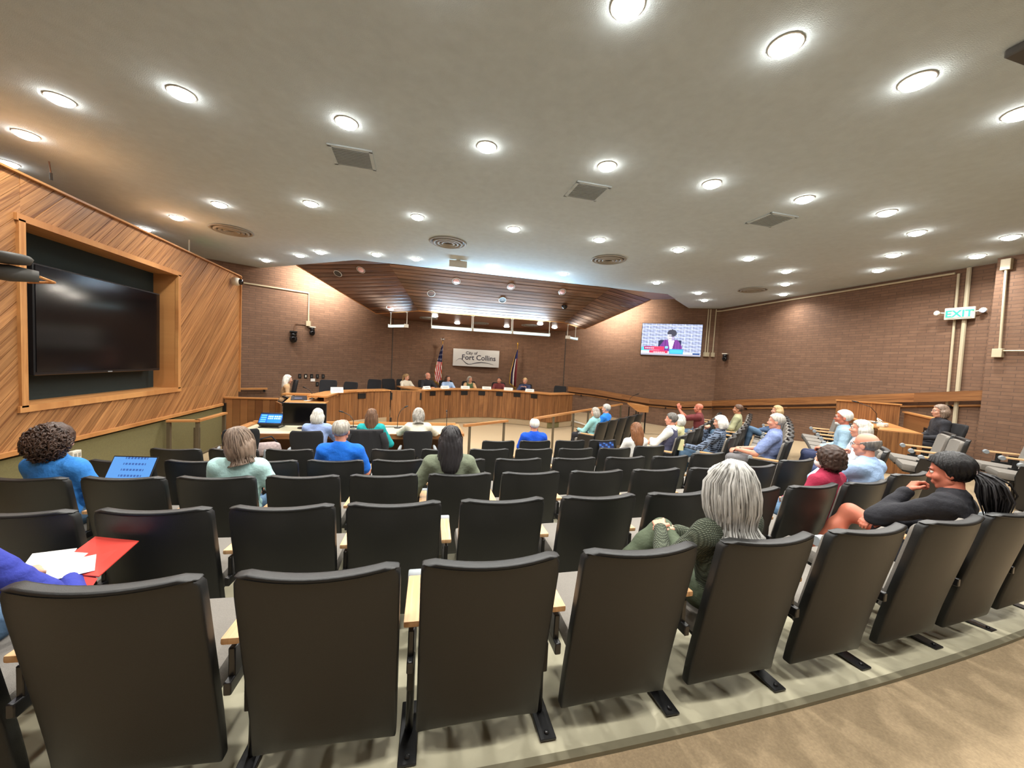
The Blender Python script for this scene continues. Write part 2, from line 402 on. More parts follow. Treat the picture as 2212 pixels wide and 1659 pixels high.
for k in range(-120, 20):
    s0, s1 = k*PW, (k+1)*PW-.005          # strip s = (z-y)/sqrt2
    r2 = math.sqrt(2)
    strip = [(1.5, s0*r2+1.5), (12, s0*r2+12), (12, s1*r2+12), (1.5, s1*r2+1.5)]
    for a in ((1, 0, Y1), (-1, 0, -2.2), (0, 1, ZT), (0, -1, -ZB)):
        strip = clip(strip, *a) if len(strip) > 2 else strip
    if len(strip) < 3: continue
    low = [clip(strip, 1, 0, RY0)]
    r = clip(strip, -1, 0, -RY0); low.append(clip(clip(r, 0, 1, RZ0), 1, 0, 12) if len(r) > 2 else [])
    up = clip(r, 0, -1, -RZ1) if len(r) > 2 else []
    far = clip(strip, -1, 0, -RY1); far = clip(clip(far, 0, -1, -RZ0), 0, 1, RZ1) if len(far) > 2 else []
    for group in (low, [up, far]):
        group = [g for g in group if len(g) > 2]
        if not group: continue
        mb = MB(); t = .018+.007*random.random()
        for g in group: mb.slab([(XL-.022, y, z) for y, z in g], (1, 0, 0), t)
        at_wl(mb.obj('plank', 'oak_panel', grain=(0, 1, 1)))
fr = .075
for c, d, g in (((XL+.004, (RY0+RY1)/2, RZ1+fr/2-.02), (.05, RY1-RY0+2*fr, fr), (0, 1, 0)), ((XL+.004, (RY0+RY1)/2, RZ0-fr/2+.02), (.05, RY1-RY0+2*fr, fr), (0, 1, 0)),
                ((XL+.004, RY0-fr/2+.02, (RZ0+RZ1)/2), (.05, fr, RZ1-RZ0), (0, 0, 1)), ((XL+.004, RY1+fr/2-.02, (RZ0+RZ1)/2), (.05, fr, RZ1-RZ0), (0, 0, 1))):
    at_wl(MB().box(c, d).obj('recess_frame', 'oak_trim', grain=g))
for y in (RY0, RY1): at_wl(MB().box((XL-.18, y, (RZ0+RZ1)/2), (.34, .03, RZ1-RZ0)).obj('recess_jamb', 'oak_trim', grain=(0, 0, 1)))
for z in (RZ0, RZ1): at_wl(MB().box((XL-.18, (RY0+RY1)/2, z), (.34, RY1-RY0, .03)).obj('recess_jamb', 'oak_trim', grain=(0, 1, 0)))
at_wl(MB().box((XL-.17, Y1/2-1.5, ZT+.012), (.42, Y1+3.02, .024)).obj('cap_board', 'oak_trim', grain=(0, 1, 0)))
at_wl(MB().box((XL-.17, Y1+.012, (ZT-1.0)/2), (.42, .024, ZT+1.0+.024)).obj('end_board', 'oak_trim', grain=(0, 0, 1)))
at_wl(MB().box((XL+.012, (Y1-.8)/2-1.5, ZB-.01), (.05, Y1-.8+3, .05)).obj('base_rail', 'oak_trim', grain=(0, 1, 0)))
S(MB().box((XL-.18, Y1/2-1.5, (ZB+FRONT)/2-.12), (.34, Y1+3, ZB-FRONT+.1)).obj('wall_left_lower', 'carpet_green'))
S(MB().box((-5.3, 10.6, -1.0), (1.9, .2, 2.3)).obj('wall_left_return', 'brick_brown'))
# ------------------------------------------------------------------ ceiling lights, grilles and diffusers
can_ring = MB().lathe([(.1, 0), (.112, 0), (.114, -.006), (.108, -.01), (.1, -.008)], 20, caps=False).mesh('trim_ring', 'trim_white', smooth=True)
lens_me = MB().lathe([(.1, -.004), (.09, -.03), (.06, -.045), (.001, -.052)], 20, caps=False).mesh('lens', 'lens_warm', smooth=True)
lamp = bpy.data.lights.new('can_light', 'AREA'); lamp.shape = 'DISK'; lamp.size = .17; lamp.energy = CAN_W; lamp.color = (1.0, .975, .92); lamp.spread = math.radians(150)
CANS = [('in the short row over the back aisle', [(1.26, 2.42), (2.5, 2.36), (3.76, 2.32), (5.01, 2.31)]),
        ('over the back of the room, behind the hindmost seats', [(-1.25, 2.47), (0, 2.45), (6.27, 2.4), (-2.4, .3), (-.6, .25), (1.2, .2), (3.0, .15), (4.8, .1), (6.6, .05)]),
        ('in the long row over the hind seats', [(-2.26, 4.43), (-.8, 4.4), (.66, 4.36), (2.1, 4.29), (3.53, 4.24), (4.95, 4.18), (6.36, 4.12)]),
        ('in the long row over the front seats', [(-1.75, 6.88), (-.09, 6.82), (1.58, 6.76), (3.22, 6.7), (4.89, 6.65), (6.51, 6.6)]),
        ('in the row along the canopy edge', [(-1.03, 9.63), (-.13, 9.62), (.85, 9.55), (1.73, 9.55), (3.59, 9.48), (6.21, 9.28)]),
        ('in the slanting file near the panelled wall', [(-3.54, 4.93), (-4.55, 5.89), (-5.55, 6.92), (-3.29, 7.5), (-4.43, 8.55), (-5.56, 9.66)]),
        ('in the slanting file beside the canopy and brick wall', [(-2.32, 9.99), (-2.9, 10.54), (-3.97, 11.5), (8.07, 9.92), (9.06, 10.81)]),
        ('in the slanting files near the right brick wall', [(7.61, 4.49), (8.59, 5.39), (9.52, 6.22), (8.0, 7.04), (9.1, 8.0), (10.18, 8.99), (9.03, 4.12), (9.87, 4.89)])]
for where, pts in CANS:
    for x, y in pts:
        off = '_offscreen' if where.startswith('over the back of') else ''     # rows of the same cans going on past the frame
        o = empty('ceiling_light'+off, (x, y, CEIL)); tag(o, 'round recessed ceiling light '+where, 'ceiling light', 'recessed ceiling lights '+where)
        link('trim_ring', can_ring, o); link('lens'+off, lens_me, o)
        l = link('lamp'+off, lamp, o, (0, 0, -.06))
# unlit or dim cans set in the canopy slope
def slope_z(y): return CEIL+(ZL-CEIL)*(y-10.48)/(11.62-10.48)
def tilt_to(n): return Vector((0, 0, -1)).rotation_difference(Vector(n)).to_matrix().to_4x4()
nslope = (Vector(U2)-Vector(U1)).cross(Vector(P1)-Vector(U1)).normalized(); nslope = nslope if nslope.z < 0 else -nslope
nleft = (Vector(U1)-Vector(V1)).cross(Vector(P1)-Vector(V1)).normalized(); nleft = nleft if nleft.z < 0 else -nleft
dim_me = MB().lathe([(.085, -.004), (.07, -.013), (.001, -.02)], 16, caps=False).mesh('lens', 'lens_rose', smooth=True)
def canopy_can(p, n, lit=True):
    o = empty('canopy_light', Vector(p)+Vector(n)*.012); o.rotation_mode = 'QUATERNION'; o.rotation_quaternion = Vector((0, 0, -1)).rotation_difference(Vector(n))
    tag(o, ('rose-tinted round downlight' if lit else 'grey unlit round downlight')+' set in the sloping plank canopy', 'ceiling light', 'downlights in the canopy')
    link('trim_ring', can_ring, o); 
    if lit: link('lens', dim_me, o)
    else: MB().lathe([(.1, -.004), (.06, .0), (.001, .002)], 16, caps=False).obj('lens', 'vent_dark', o)
for x, y, lit in ((.95, 10.72, 1), (2.5, 10.72, 1), (4.05, 10.72, 1), (.3, 11.1, 0), (2.35, 11.1, 0)):
    canopy_can((x, y, slope_z(y)), nslope, lit)
def on_plane(x, y, p0, n): return (x, y, p0[2]-((x-p0[0])*n[0]+(y-p0[1])*n[1])/n[2])
for x, y, lit in ((-2.2, 11.45, 0), (-1.55, 11.0, 1), (-.85, 11.95, 1)): canopy_can(on_plane(x, y, V1, nleft), nleft, lit)
dome = MB().lathe([(.09, 0), (.09, -.03), (.075, -.075), (.04, -.105), (.001, -.115)], 16).obj('dome_camera', 'glass_black', None, (4.3, 11.1, slope_z(11.1)-.01), smooth=True)
tag(dome, 'small black dome camera under the plank canopy', 'camera')
# soffit fittings behind the canopy edge
for x, y, r in ((.3, 13.4, .3), (3.85, 13.25, .3), (2.15, 13.8, .3)):
    o = empty('soffit_diffuser', (x, y, ZL)); tag(o, 'round ring air diffuser in the dark soffit above the dais', 'air vent', 'ring diffusers in the soffit')
    for k, q in enumerate((r, r*.7, r*.4)): MB().lathe([(q, 0), (q, -.03), (q-.05, -.02), (q-.05, 0)], 24, caps=False).obj('ring', 'plastic_grey', o, smooth=True)
for x, y in ((.48, 12.6), (1.37, 14.35), (3.23, 14.25), (4.0, 12.52), (4.81, 13.3)):
    o = empty('soffit_light', (x, y, ZL)); tag(o, 'small round downlight in the dark soffit above the dais', 'ceiling light', 'downlights in the soffit')
    link('trim_ring', can_ring, o); link('lens', lens_me, o)
    l = bpy.data.lights.new('soffit_lamp', 'AREA'); l.shape = 'DISK'; l.size = .15; l.energy = 14; l.color = (1, .88, .72)
    link('lamp', l, o, (0, 0, -.06))
# round ceiling diffusers
for x, y in ((-3.73, 9.0), (.51, 8.02), (4.0, 7.82), (9.0, 8.9)):
    o = empty('round_diffuser', (x, y, CEIL))
    tag(o, 'large round ring air diffuser on the ceiling '+{-3.73: 'by the panelled wall', .51: 'left of the canopy middle', 4.0: 'right of the canopy middle', 9.0: 'by the right brick wall'}[x], 'air vent', 'round ceiling diffusers')
    MB().lathe([(.37, -.001), (.38, -.015), (.35, -.03), (.33, -.004)], 32, caps=False).obj('ring', 'vent_grey', o, smooth=True)
    for r in (.27, .19, .11): MB().lathe([(r+.03, -.004), (r+.035, -.035), (r, -.045), (r-.02, -.01)], 28, caps=False).obj('ring', 'vent_grey', o, smooth=True)
    MB().lathe([(.33, -.003), (.2, -.002), (.001, -.002)], 28, caps=False).obj('throat', 'vent_dark', o)
# square return grilles with slats
for x, y, w_ in ((-.85, 5.13, 'nearest the panelled oak wall'), (2.16, 4.98, 'the middle one of three'), (5.18, 4.89, 'nearest the right brick wall')):
    o = empty('square_grille', (x, y, CEIL)); tag(o, 'square slatted grey air grille in the ceiling, '+w_, 'air vent', 'square ceiling grilles')
    s = .225
    for dx, dy, w, h in ((0, s, 2*s+.04, .04), (0, -s, 2*s+.04, .04), (s, 0, .04, 2*s), (-s, 0, .04, 2*s)): MB().box((dx, dy, -.008), (w, h, .016)).obj('frame', 'stucco', o)
    for k in range(11): MB().box((0, -.19+.038*k, -.008), (2*s-.04, .02, .012), M=Matrix.Rotation(.5, 3, 'X')).obj('slat', 'stucco', o)
    MB().box((0, 0, -.002), (2*s, 2*s, .003)).obj('backing', 'grille_back', o)
o = empty('hanging_exit_box', (.85, 9.3, CEIL)); tag(o, 'small pale box hanging from the ceiling by the canopy edge', 'sign')
MB().box((0, 0, -.1), (.42, .06, .16)).obj('housing', 'plastic_white', o, bevel=.006); MB().box((0, 0, -.012), (.1, .06, .02)).obj('mount', 'plastic_white', o)
# linear fluorescent fittings hung from the canopy edge
def linear(a, b, lab, grp):
    a, b = Vector(a), Vector(b); L = (b-a).length; d = (b-a)/L; rz = math.atan2(d.y, d.x)
    o = empty('linear_light', a, rz); tag(o, lab, 'light fixture', grp)
    MB().add([(0, -.07, -.045), (0, .09, -.045), (0, .09, .05), (0, .075, .05), (0, .05, -.03), (0, -.07, -.03)]+[(L, -.07, -.045), (L, .09, -.045), (L, .09, .05), (L, .075, .05), (L, .05, -.03), (L, -.07, -.03)],
             [(i, (i+1) % 6, 6+(i+1) % 6, 6+i) for i in range(6)]+[(5, 4, 3, 2, 1, 0), (6, 7, 8, 9, 10, 11)]).obj('housing', 'plastic_white', o)
    MB().add([(.02, -.068, -.05), (L-.02, -.068, -.05), (L-.02, -.075, .012), (.02, -.075, .012)], [(0, 1, 2, 3)]).obj('diffuser', 'tube_cool', o)
    MB().tube([(.03, -.01, .005), (L-.03, -.01, .005)], .016, 8).obj('tube', 'tube_cool', o)
    for x in (.0, L):
        MB().box((x, .01, 0), (.012, .17, .1)).obj('end_cap', 'plastic_white', o)
        MB().tube([(x, .03, .04), (x, .03, ZL-a.z-.015)], .012, 6).obj('hanger', 'plastic_white', o)
        MB().lathe([(.04, 0), (.04, .012)], 10, c=(x, .03, ZL-a.z-.02)).obj('canopy_plate', 'plastic_white', o)
    l = bpy.data.lights.new('linear_lamp', 'AREA'); l.shape = 'RECTANGLE'; l.size = L-.06; l.size_y = .06; l.energy = 30*L; l.spread = math.radians(95); l.color = (.5, .76, 1.0)
    lo = link('lamp', l, o, (L/2, -.02, .06)); lo.rotation_euler = (math.radians(180+35), 0, 0)
zf = .98
for x0, x1, w_ in ((.36, 1.57, 'end batten nearest the striped flag'), (1.61, 2.82, 'middle batten of three'), (2.86, 4.08, 'end batten nearest the maroon flag')):
    linear((x0, 11.72, zf), (x1, 11.72, zf), 'long cool fluorescent light under the canopy, '+w_, 'fluorescent battens in the middle line')
linear((-.88, 12.55, zf), (-.38, 12.05, zf), 'short cool fluorescent batten hung askew at the left wing of the canopy', 'short fluorescent battens')
linear((4.86, 12.05, zf), (5.36, 12.55, zf), 'short cool fluorescent batten hung askew at the right wing of the canopy', 'short fluorescent battens')
# cove strips that wash the brick behind the canopy sides
for a, b, lab in (((-2.0, 12.55, 2.2), (-3.2, 11.95, 2.62), 'left'), ((6.4, 12.6, 2.1), (7.6, 11.9, 2.62), 'right')):
    a, b = Vector(a), Vector(b); o = empty('cove_light', a); tag(o, 'hidden strip light washing the brick beside the %s wing of the canopy' % lab, 'light fixture', 'cove strip lights')
    MB().tube([(0, 0, 0), b-a], .03, 8).obj('strip', 'cove_glow', o)
    l = bpy.data.lights.new('cove_lamp', 'AREA'); l.shape = 'RECTANGLE'; l.size = (b-a).length; l.size_y = .08; l.energy = 75; l.spread = math.radians(110); l.color = (1, .93, .84)
    nrm = Vector((-.469, .883, -.25)) if lab == 'left' else Vector((.469, .883, -.25))
    d = (b-a).normalized(); zz = -nrm.normalized(); yy = zz.cross(d).normalized(); xx = yy.cross(zz)
    lo = link('lamp', l, o); lo.matrix_local = Matrix(((xx.x, yy.x, zz.x, (b-a).x/2), (xx.y, yy.y, zz.y, (b-a).y/2+.14), (xx.z, yy.z, zz.z, (b-a).z/2), (0, 0, 0, 1)))
# ------------------------------------------------------------------ auditorium seats
def shell_surface(off, inset=0.0):
    """grid of the back panel: off pushes it forward; returns rows of points"""
    rows = []
    z0, z1 = .12+inset, .91-inset
    vs_ = [0, .12, .25, .4, .55, .7, .82, .9, .95, .98, 1.0]
    for v in vs_:
        z = z0+(z1-z0)*v; q = (z-.12)/.79
        hw = .262+.006*q-inset
        r = .055
        dz = z-(z1-r)
        if dz > 0: hw -= r-math.sqrt(max(r*r-dz*dz, 0))*1.0
        row = []
        for k in range(13):
            u = -1+k/6
            x = u*hw
            y = -.165-.14*q**1.1+.05*(x/.268)**2+off+.01*math.cos(math.pi*q)
            zz = z+(.012*(x/.25)**2 if v > .9 else 0)-(.05*(1-(x/.25)**2) if v == 0 else 0)*-1
            row.append((x, y, zz))
        rows.append(row)
    return rows
def panel(front, back):
    nr, nc = len(front), len(front[0]); mb = MB()
    V = [p for r in back for p in r]+[p for r in front for p in r]; F = []; m = nr*nc
    for j in range(nr-1):
        for i in range(nc-1):
            a, b, c, d = j*nc+i, j*nc+i+1, (j+1)*nc+i+1, (j+1)*nc+i
            F += [(a, b, c, d), (m+d, m+c, m+b, m+a)]
    for i in range(nc-1): F += [(i, m+i, m+i+1, i+1), ((nr-1)*nc+i, (nr-1)*nc+i+1, m+(nr-1)*nc+i+1, m+(nr-1)*nc+i)]
    for j in range(nr-1): F += [(j*nc, (j+1)*nc, m+(j+1)*nc, m+j*nc), (j*nc+nc-1, m+j*nc+nc-1, m+(j+1)*nc+nc-1, (j+1)*nc+nc-1)]
    return mb.add(V, F)
me_shell = panel(shell_surface(.048), shell_surface(0)).mesh('back_shell', 'shell_black', bevel=.01, seg=2); smooth_angle(me_shell, 50)
fr = [[(x*.97, y, z) for x, y, z in r] for r in shell_surface(.09, .03)][2:]; bk = [[(x*.97, y, z) for x, y, z in r] for r in shell_surface(.046, .03)][2:]
me_pad = panel(fr, bk).mesh('back_pad', 'fabric_grey', bevel=.012, seg=2); smooth_angle(me_pad, 60)
_rb, _rf = shell_surface(-.003), shell_surface(.051)
for q_ in (_rb, _rf): q_[8] = [(x, y, z+.018) for x, y, z in q_[8]]
me_rim = panel([[(x*1.012, y, z+.004) for x, y, z in r] for r in _rf[8:]], [[(x*1.012, y, z+.004) for x, y, z in r] for r in _rb[8:]]).mesh('top_trim', 'shell_black', bevel=.012, seg=3); smooth_angle(me_rim, 60)
def rbox(c, d, bev, mat, name, M=None, seg=2, grain=None):
    mb = MB(); mb.box((0, 0, 0), d); me = mb.mesh(name, mat, bevel=bev, seg=seg, grain=grain)
    T = Matrix.Translation(c) @ (M.to_4x4() if M is not None else Matrix())
    me.transform(T); smooth_angle(me, 45); return me
me_seat_dn = rbox((0, .13, .42), (.47, .46, .1), .03, 'fabric_grey', 'seat_pad', Matrix.Rotation(math.radians(4), 3, 'X'))
me_pan_dn = rbox((0, .13, .362), (.44, .42, .03), .012, 'metal_black', 'seat_pan', Matrix.Rotation(math.radians(4), 3, 'X'))
PX = .31
def standard_mesh():
    mb = MB()
    mb.loft([[(PX+.017*math.cos(t), .1+y+.032*math.sin(t), z) for t in [2*math.pi*k/10 for k in range(10)]] for z, y in ((.012, -.07), (.2, -.06), (.42, -.04), (.61, -.05))])
    mb.box((PX, -.03, .46), (.026, .3, .05)); mb.box((PX, -.1, .52), (.024, .1, .14)); mb.box((PX, .0, .3), (.03, .05, .14))
    return mb.mesh('leg', 'metal_black', bevel=.004)
me_leg = standard_mesh(); smooth_angle(me_leg, 40)
mb = MB().box((PX, .02, .006), (.075, .3, .012)); 
for dy in (-.1, .14):
    mb.lathe([(.012, .012), (.012, .02), (.004, .022)], 8, c=(PX, dy, 0))
me_foot = mb.mesh('foot_plate', 'metal_black', bevel=.003)
me_arm = rbox((PX, .0, .625), (.062, .33, .026), .008, 'arm_oak', 'armrest', grain=(0, 1, 0))
me_cap = MB().lathe([(.03, -.033), (.034, -.028), (.034, .028), (.03, .033)], 14, c=(PX, .185, .616), M=Matrix.Rotation(math.pi/2, 3, 'Y')).mesh('arm_cap', 'plastic_grey'); smooth_angle(me_cap, 40)
def mirrored(me, name):
    m = me.copy(); m.transform(Matrix.Scale(-1, 4, (1, 0, 0))); m.flip_normals(); m.name = name; return m
mir = {k: mirrored(k, k.name) for k in (me_leg, me_foot, me_arm, me_cap)}
me_end = MB().add([(0, -.12, .02), (0, .2, .02), (0, .24, .45), (0, .2, .61), (0, -.17, .61), (0, -.2, .5)]+[(.02, -.12, .02), (.02, .2, .02), (.02, .24, .45), (.02, .2, .61), (.02, -.17, .61), (.02, -.2, .5)],
                  [(5, 4, 3, 2, 1, 0), (6, 7, 8, 9, 10, 11)]+[(i, (i+1) % 6, 6+(i+1) % 6, 6+i) for i in range(6)]).mesh('end_panel', 'metal_black', bevel=.004)
SEATS = {}
def seat(x, y, rz, lab, grp, used=False, left=False, endl=False, endr=False, key=None):
    o = empty('auditorium_seat', (x, y, fz(x, y)), rz); tag(o, lab, 'seat', grp)
    link('back_shell', me_shell, o); link('top_trim', me_rim, o); link('back_pad', me_pad, o)
    link('seat_pad', me_seat_dn, o); link('seat_pan', me_pan_dn, o)
    for m in (me_leg, me_foot, me_arm, me_cap):
        link(m.name.split('.')[0], m, o)
        if left or endl: link(m.name.split('.')[0], mir[m], o)
    if endl: link('end_panel', me_end, o, (-PX-.045, 0, 0))
    if endr: link('end_panel', me_end, o, (PX+.025, 0, 0))
    if key: SEATS[key] = o
    return o
ROWS = {1: (1.62, [-1.53, -.91, -.29, .31, .94, 1.6, 2.25, 2.93, 3.56, 4.2]), 2: (2.51, [-1.9, -1.29, -.68, -.09, .55, 1.2, 1.83, 2.47, 3.11, 3.75, 4.37]),
        3: (3.43, [-2.63, -2.02, -1.42, -.82, -.22, .39, 1.01, 1.65, 2.29, 2.95, 3.57, 4.18]),
        4: (4.29, [-2.6, -1.98, -1.36, -.75, -.14, .49, 1.13, 1.8, 2.47, 3.12, 3.72]),
        5: (5.24, [-2.67, -2.06, -1.45, -.85, -.25, .36, .98, 1.61, 2.24, 2.87, 3.48]), 6: (6.2, [1.31, 1.93, 2.56, 3.18])}
RN = {1: 'hindmost', 2: 'second from the back', 3: 'third from the back', 4: 'fourth from the back', 5: 'fifth from the back', 6: 'foremost short'}
OCC = {(1, 0), (1, 5), (1, 8), (2, 9), (2, 10), (3, 0), (3, 2), (3, 5), (4, 3), (5, 10), (6, 1)}
for r, (y, xs) in ROWS.items():
    for i, x in enumerate(xs):
        used = (r, i) in OCC; yy = y+bow(x); rz = math.atan(.032*(x-.9))
        nm = RN[r]+' row of the centre block' if r in (1, 6) else 'row '+RN[r]+' of the centre block'
        seat(x, yy, rz, ('occupied ' if used else 'empty ')+'black-backed auditorium seat in the '+nm, 'seats in the '+nm, used, left=(i == 0), endr=(i == len(xs)-1 and r > 1), key=(r, i))
# right block, turned towards the dais
TX, TY, NX, NY = .777, .629, -.629, .777
RB_ANG = math.atan2(TY, TX)
RIGHT = {'A': (3.85, 8.4, 5, {0, 1}), 'B': (1.88, 7.4, 10, {0, 1, 5}), 'C': (1.1, 7.35, 9, {0, 5}), 'D': (.33, 7.1, 8, {0, 5}), 'E': (-.62, 6.5, 8, {0, 2}), 'F': (-1.62, 8.1, 2, set()), 'G': (-2.65, 8.6, 2, set())}
RNM = {'A': 'foremost', 'B': 'second', 'C': 'third', 'D': 'fourth', 'E': 'fifth', 'F': 'short sixth', 'G': 'rearmost'}
for k, (c, s0, n, occ) in RIGHT.items():
    for i in range(n):
        s = s0+.62*i; b = .004*(i-1)**2 if k in 'BCDE' else 0
        x, y = TX*s+NX*(c+b), TY*s+NY*(c+b)
        rz = RB_ANG+(math.atan(.013*(i-1)) if k in 'BCDE' else 0)
        used = i in occ
        nm = RNM[k]+' row of the angled right block'
        seat(x, y, rz, ('occupied ' if used else 'empty ')+'black and grey auditorium seat in the '+nm, 'seats in the '+nm, used, endl=(i == 0), key=(k, i))
# ------------------------------------------------------------------ dais, counters, desk
def offset(line, d):
    P = [Vector((x, y)) for x, y in line]; out = []
    for i, p in enumerate(P):
        t = (P[min(i+1, len(P)-1)]-P[max(i-1, 0)]).normalized(); out.append((p.x-t.y*d, p.y+t.x*d))
    return out
def ribbon(line, d0, d1, z0, z1):
    a, b = offset(line, d0), offset(line, d1); mb = MB()
    mb.loft([[(a[i][0], a[i][1], z0), (a[i][0], a[i][1], z1), (b[i][0], b[i][1], z1), (b[i][0], b[i][1], z0)] for i in range(len(line))]); return mb
def boards(line, n, z0, z1, t, parent, off, mat='oak_dais', proud=.006):
    """n upright boards along a plan polyline"""
    L = [0]
    for p, q in zip(line, line[1:]): L.append(L[-1]+math.dist(p, q))
    def at(s):
        for i in range(len(L)-1):
            if s <= L[i+1]+1e-9:
                f = (s-L[i])/(L[i+1]-L[i]); return Vector((line[i][0]+(line[i+1][0]-line[i][0])*f, line[i][1]+(line[i+1][1]-line[i][1])*f))
        return Vector(line[-1])
    for k in range(n):
        a, b = at(L[-1]*k/n+.003), at(L[-1]*(k+1)/n-.003); d = (b-a).normalized(); nn = Vector((-d.y, d.x))
        tt = proud*random.random()
        q = [a-nn*tt, b-nn*tt, b+nn*t, a+nn*t]
        o = MB().prism([(v.x, v.y) for v in q], z0, z1).obj('board', mat, parent, grain=(0, 0, 1)); o.location = (-off[0], -off[1], -off[2])
ZD = -.97
dfront, dpar = arc3((.17, 12.41), (2.33, 13.47), (4.47, 12.34), 24)
dais = empty('council_dais', (2.33, 13.5, FRONT)); tag(dais, 'long curved oak council dais with black speaker panels along its front', 'desk')
def at_d(o, r): o.parent = r; o.location = -Vector(r.location); return o
off = tuple(dais.location)
boards(dfront, 30, FRONT+.2, ZD-.04, .03, dais, off)
boards([(4.47, 12.34), (5.5, 12.88)], 6, FRONT+.2, ZD-.04, .03, dais, off)
at_d(ribbon(dfront+[(5.5, 12.88)], .04, .06, FRONT, FRONT+.2).obj('kick_board', 'carpet_green'), dais)
at_d(ribbon([(-.61, 13.9), (-.45, 13.3), (.1, 12.5)]+dfront[1:], -.07, .5, ZD-.035, ZD).obj('counter_top', 'oak_trim', grain=(1, 0, 0)), dais)
at_d(ribbon([(4.4, 12.3), (5.55, 12.9)], -.05, .45, ZD-.036, ZD-.001).obj('side_top', 'oak_trim', grain=(1, .5, 0)), dais)
at_d(ribbon(dfront, .45, .48, PLAT, ZD-.05).obj('back_panel', 'oak_dais', grain=(0, 0, 1)), dais)
ux, uy, rr, t0, t1 = dpar
for k in range(7):
    t = t0+(t1-t0)*(.1+.128*k); c = (ux+(rr-.012)*math.cos(t), uy+(rr-.012)*math.sin(t), ZD-.14)
    at_d(MB().box(c, (.24, .03, .14), rz=t-math.pi/2).obj('speaker_grille', 'plastic_black'), dais)
NP = ['the fair-haired person in cream', 'the bald man in a dark jacket', 'the dark-haired person in pale blue', 'the person in green', 'the person in the maroon jacket', 'the person in navy with glasses']
for k in range(6):
    t = t0+(t1-t0)*(.065+.152*k); r2 = rr+.1
    o = empty('name_plate', (ux+r2*math.cos(t), uy+r2*math.sin(t), ZD), t-math.pi/2); tag(o, 'white tent name plate on the dais before '+NP[k], 'name plate', 'name plates on the dais')
    MB().add([(-.16, -.05, 0), (.16, -.05, 0), (.16, 0, .1), (-.16, 0, .1), (-.16, .05, 0), (.16, .05, 0)], [(0, 1, 2, 3), (3, 2, 5, 4), (0, 3, 4), (1, 5, 2), (0, 4, 5, 1)]).obj('card', 'paper', o)
    MB().box((0, -.029, .05), (.2, .002, .014), M=Matrix.Rotation(-.46, 3, 'X')).obj('printed_line', 'plastic_grey', o)
# gate and clerk's counter
gate = empty('dais_gate', (-.3, 12.3, FRONT)); tag(gate, 'oak gate panel with black hinges between counter and dais', 'gate')
boards([(-.76, 12.21), (.15, 12.4)], 6, FRONT+.12, ZD-.05, .03, gate, tuple(gate.location))
at_d(ribbon([(-.76, 12.21), (.15, 12.4)], -.01, .05, ZD-.05, ZD-.03).obj('gate_cap', 'oak_trim', grain=(1, .2, 0)), gate)
for x, y in ((-.74, 12.195), (.13, 12.385)):
    for z in (-1.18, -1.95): at_d(MB().box((x, y, z), (.05, .02, .22), rz=.2).obj('hinge', 'metal_black'), gate)
cl = [(-2.08, 9.75), (-2.06, 10.4), (-1.99, 10.95), (-1.75, 11.4), (-1.3, 11.85), (-.78, 12.19)]
cc = empty('clerk_counter', (-1.6, 11.3, FRONT)); tag(cc, 'curved oak counter wing between the clerk desk and the gate', 'counter')
boards(cl, 17, FRONT, ZD-.05, .03, cc, tuple(cc.location))
at_d(ribbon(cl, -.04, .4, ZD-.05, ZD-.012).obj('counter_top', 'oak_trim', grain=(.5, 1, 0)), cc)
at_d(MB().box((-1.52, 11.62, ZD-.17), (.26, .03, .15), rz=.8).obj('speaker_grille', 'plastic_black'), cc)
cd = empty('clerk_desk', (-2.5, 10, FRONT)); tag(cd, 'clerk desk with a pale sloping oak top beside the panelled wall', 'desk')
dp = [(-3.1, 10.7), (-2.12, 10.7), (-1.98, 8.9), (-2.85, 9.35)]; ZK = -1.12
at_d(MB().prism(dp, ZK-.035, ZK).obj('desk_top', 'desk_oak', grain=(1, -.3, 0)), cd)
for a, b, n in ((dp[2], dp[1], 8), (dp[3], dp[2], 4)): boards([a, b], n, FRONT, ZK-.035, .03, cd, tuple(cd.location))
boards([(-3.14, 9.8), (-2.9, 9.36)], 3, FRONT, ZK-.02, .03, cd, tuple(cd.location))
at_d(MB().box((-2.65, 10.86, -1.06), (1.3, .3, .035)).obj('rear_shelf', 'desk_oak', grain=(1, 0, 0)), cd)
hw = empty('half_wall', (-3.65, 9.84, FRONT)); S(hw, 'low oak boarded half wall between the panelled wall and clerk desk')
boards([(-4.17, 9.84), (-3.12, 9.84)], 7, FRONT, -1.1, .04, hw, tuple(hw.location))
at_d(MB().box((-3.65, 9.86, -1.085), (1.08, .1, .03)).obj('cap_board', 'oak_trim', grain=(1, 0, 0)), hw)
for z in (-1.3, -1.8): at_d(MB().box((-4.16, 9.81, z), (.05, .03, .2)).obj('hinge', 'metal_black'), hw)

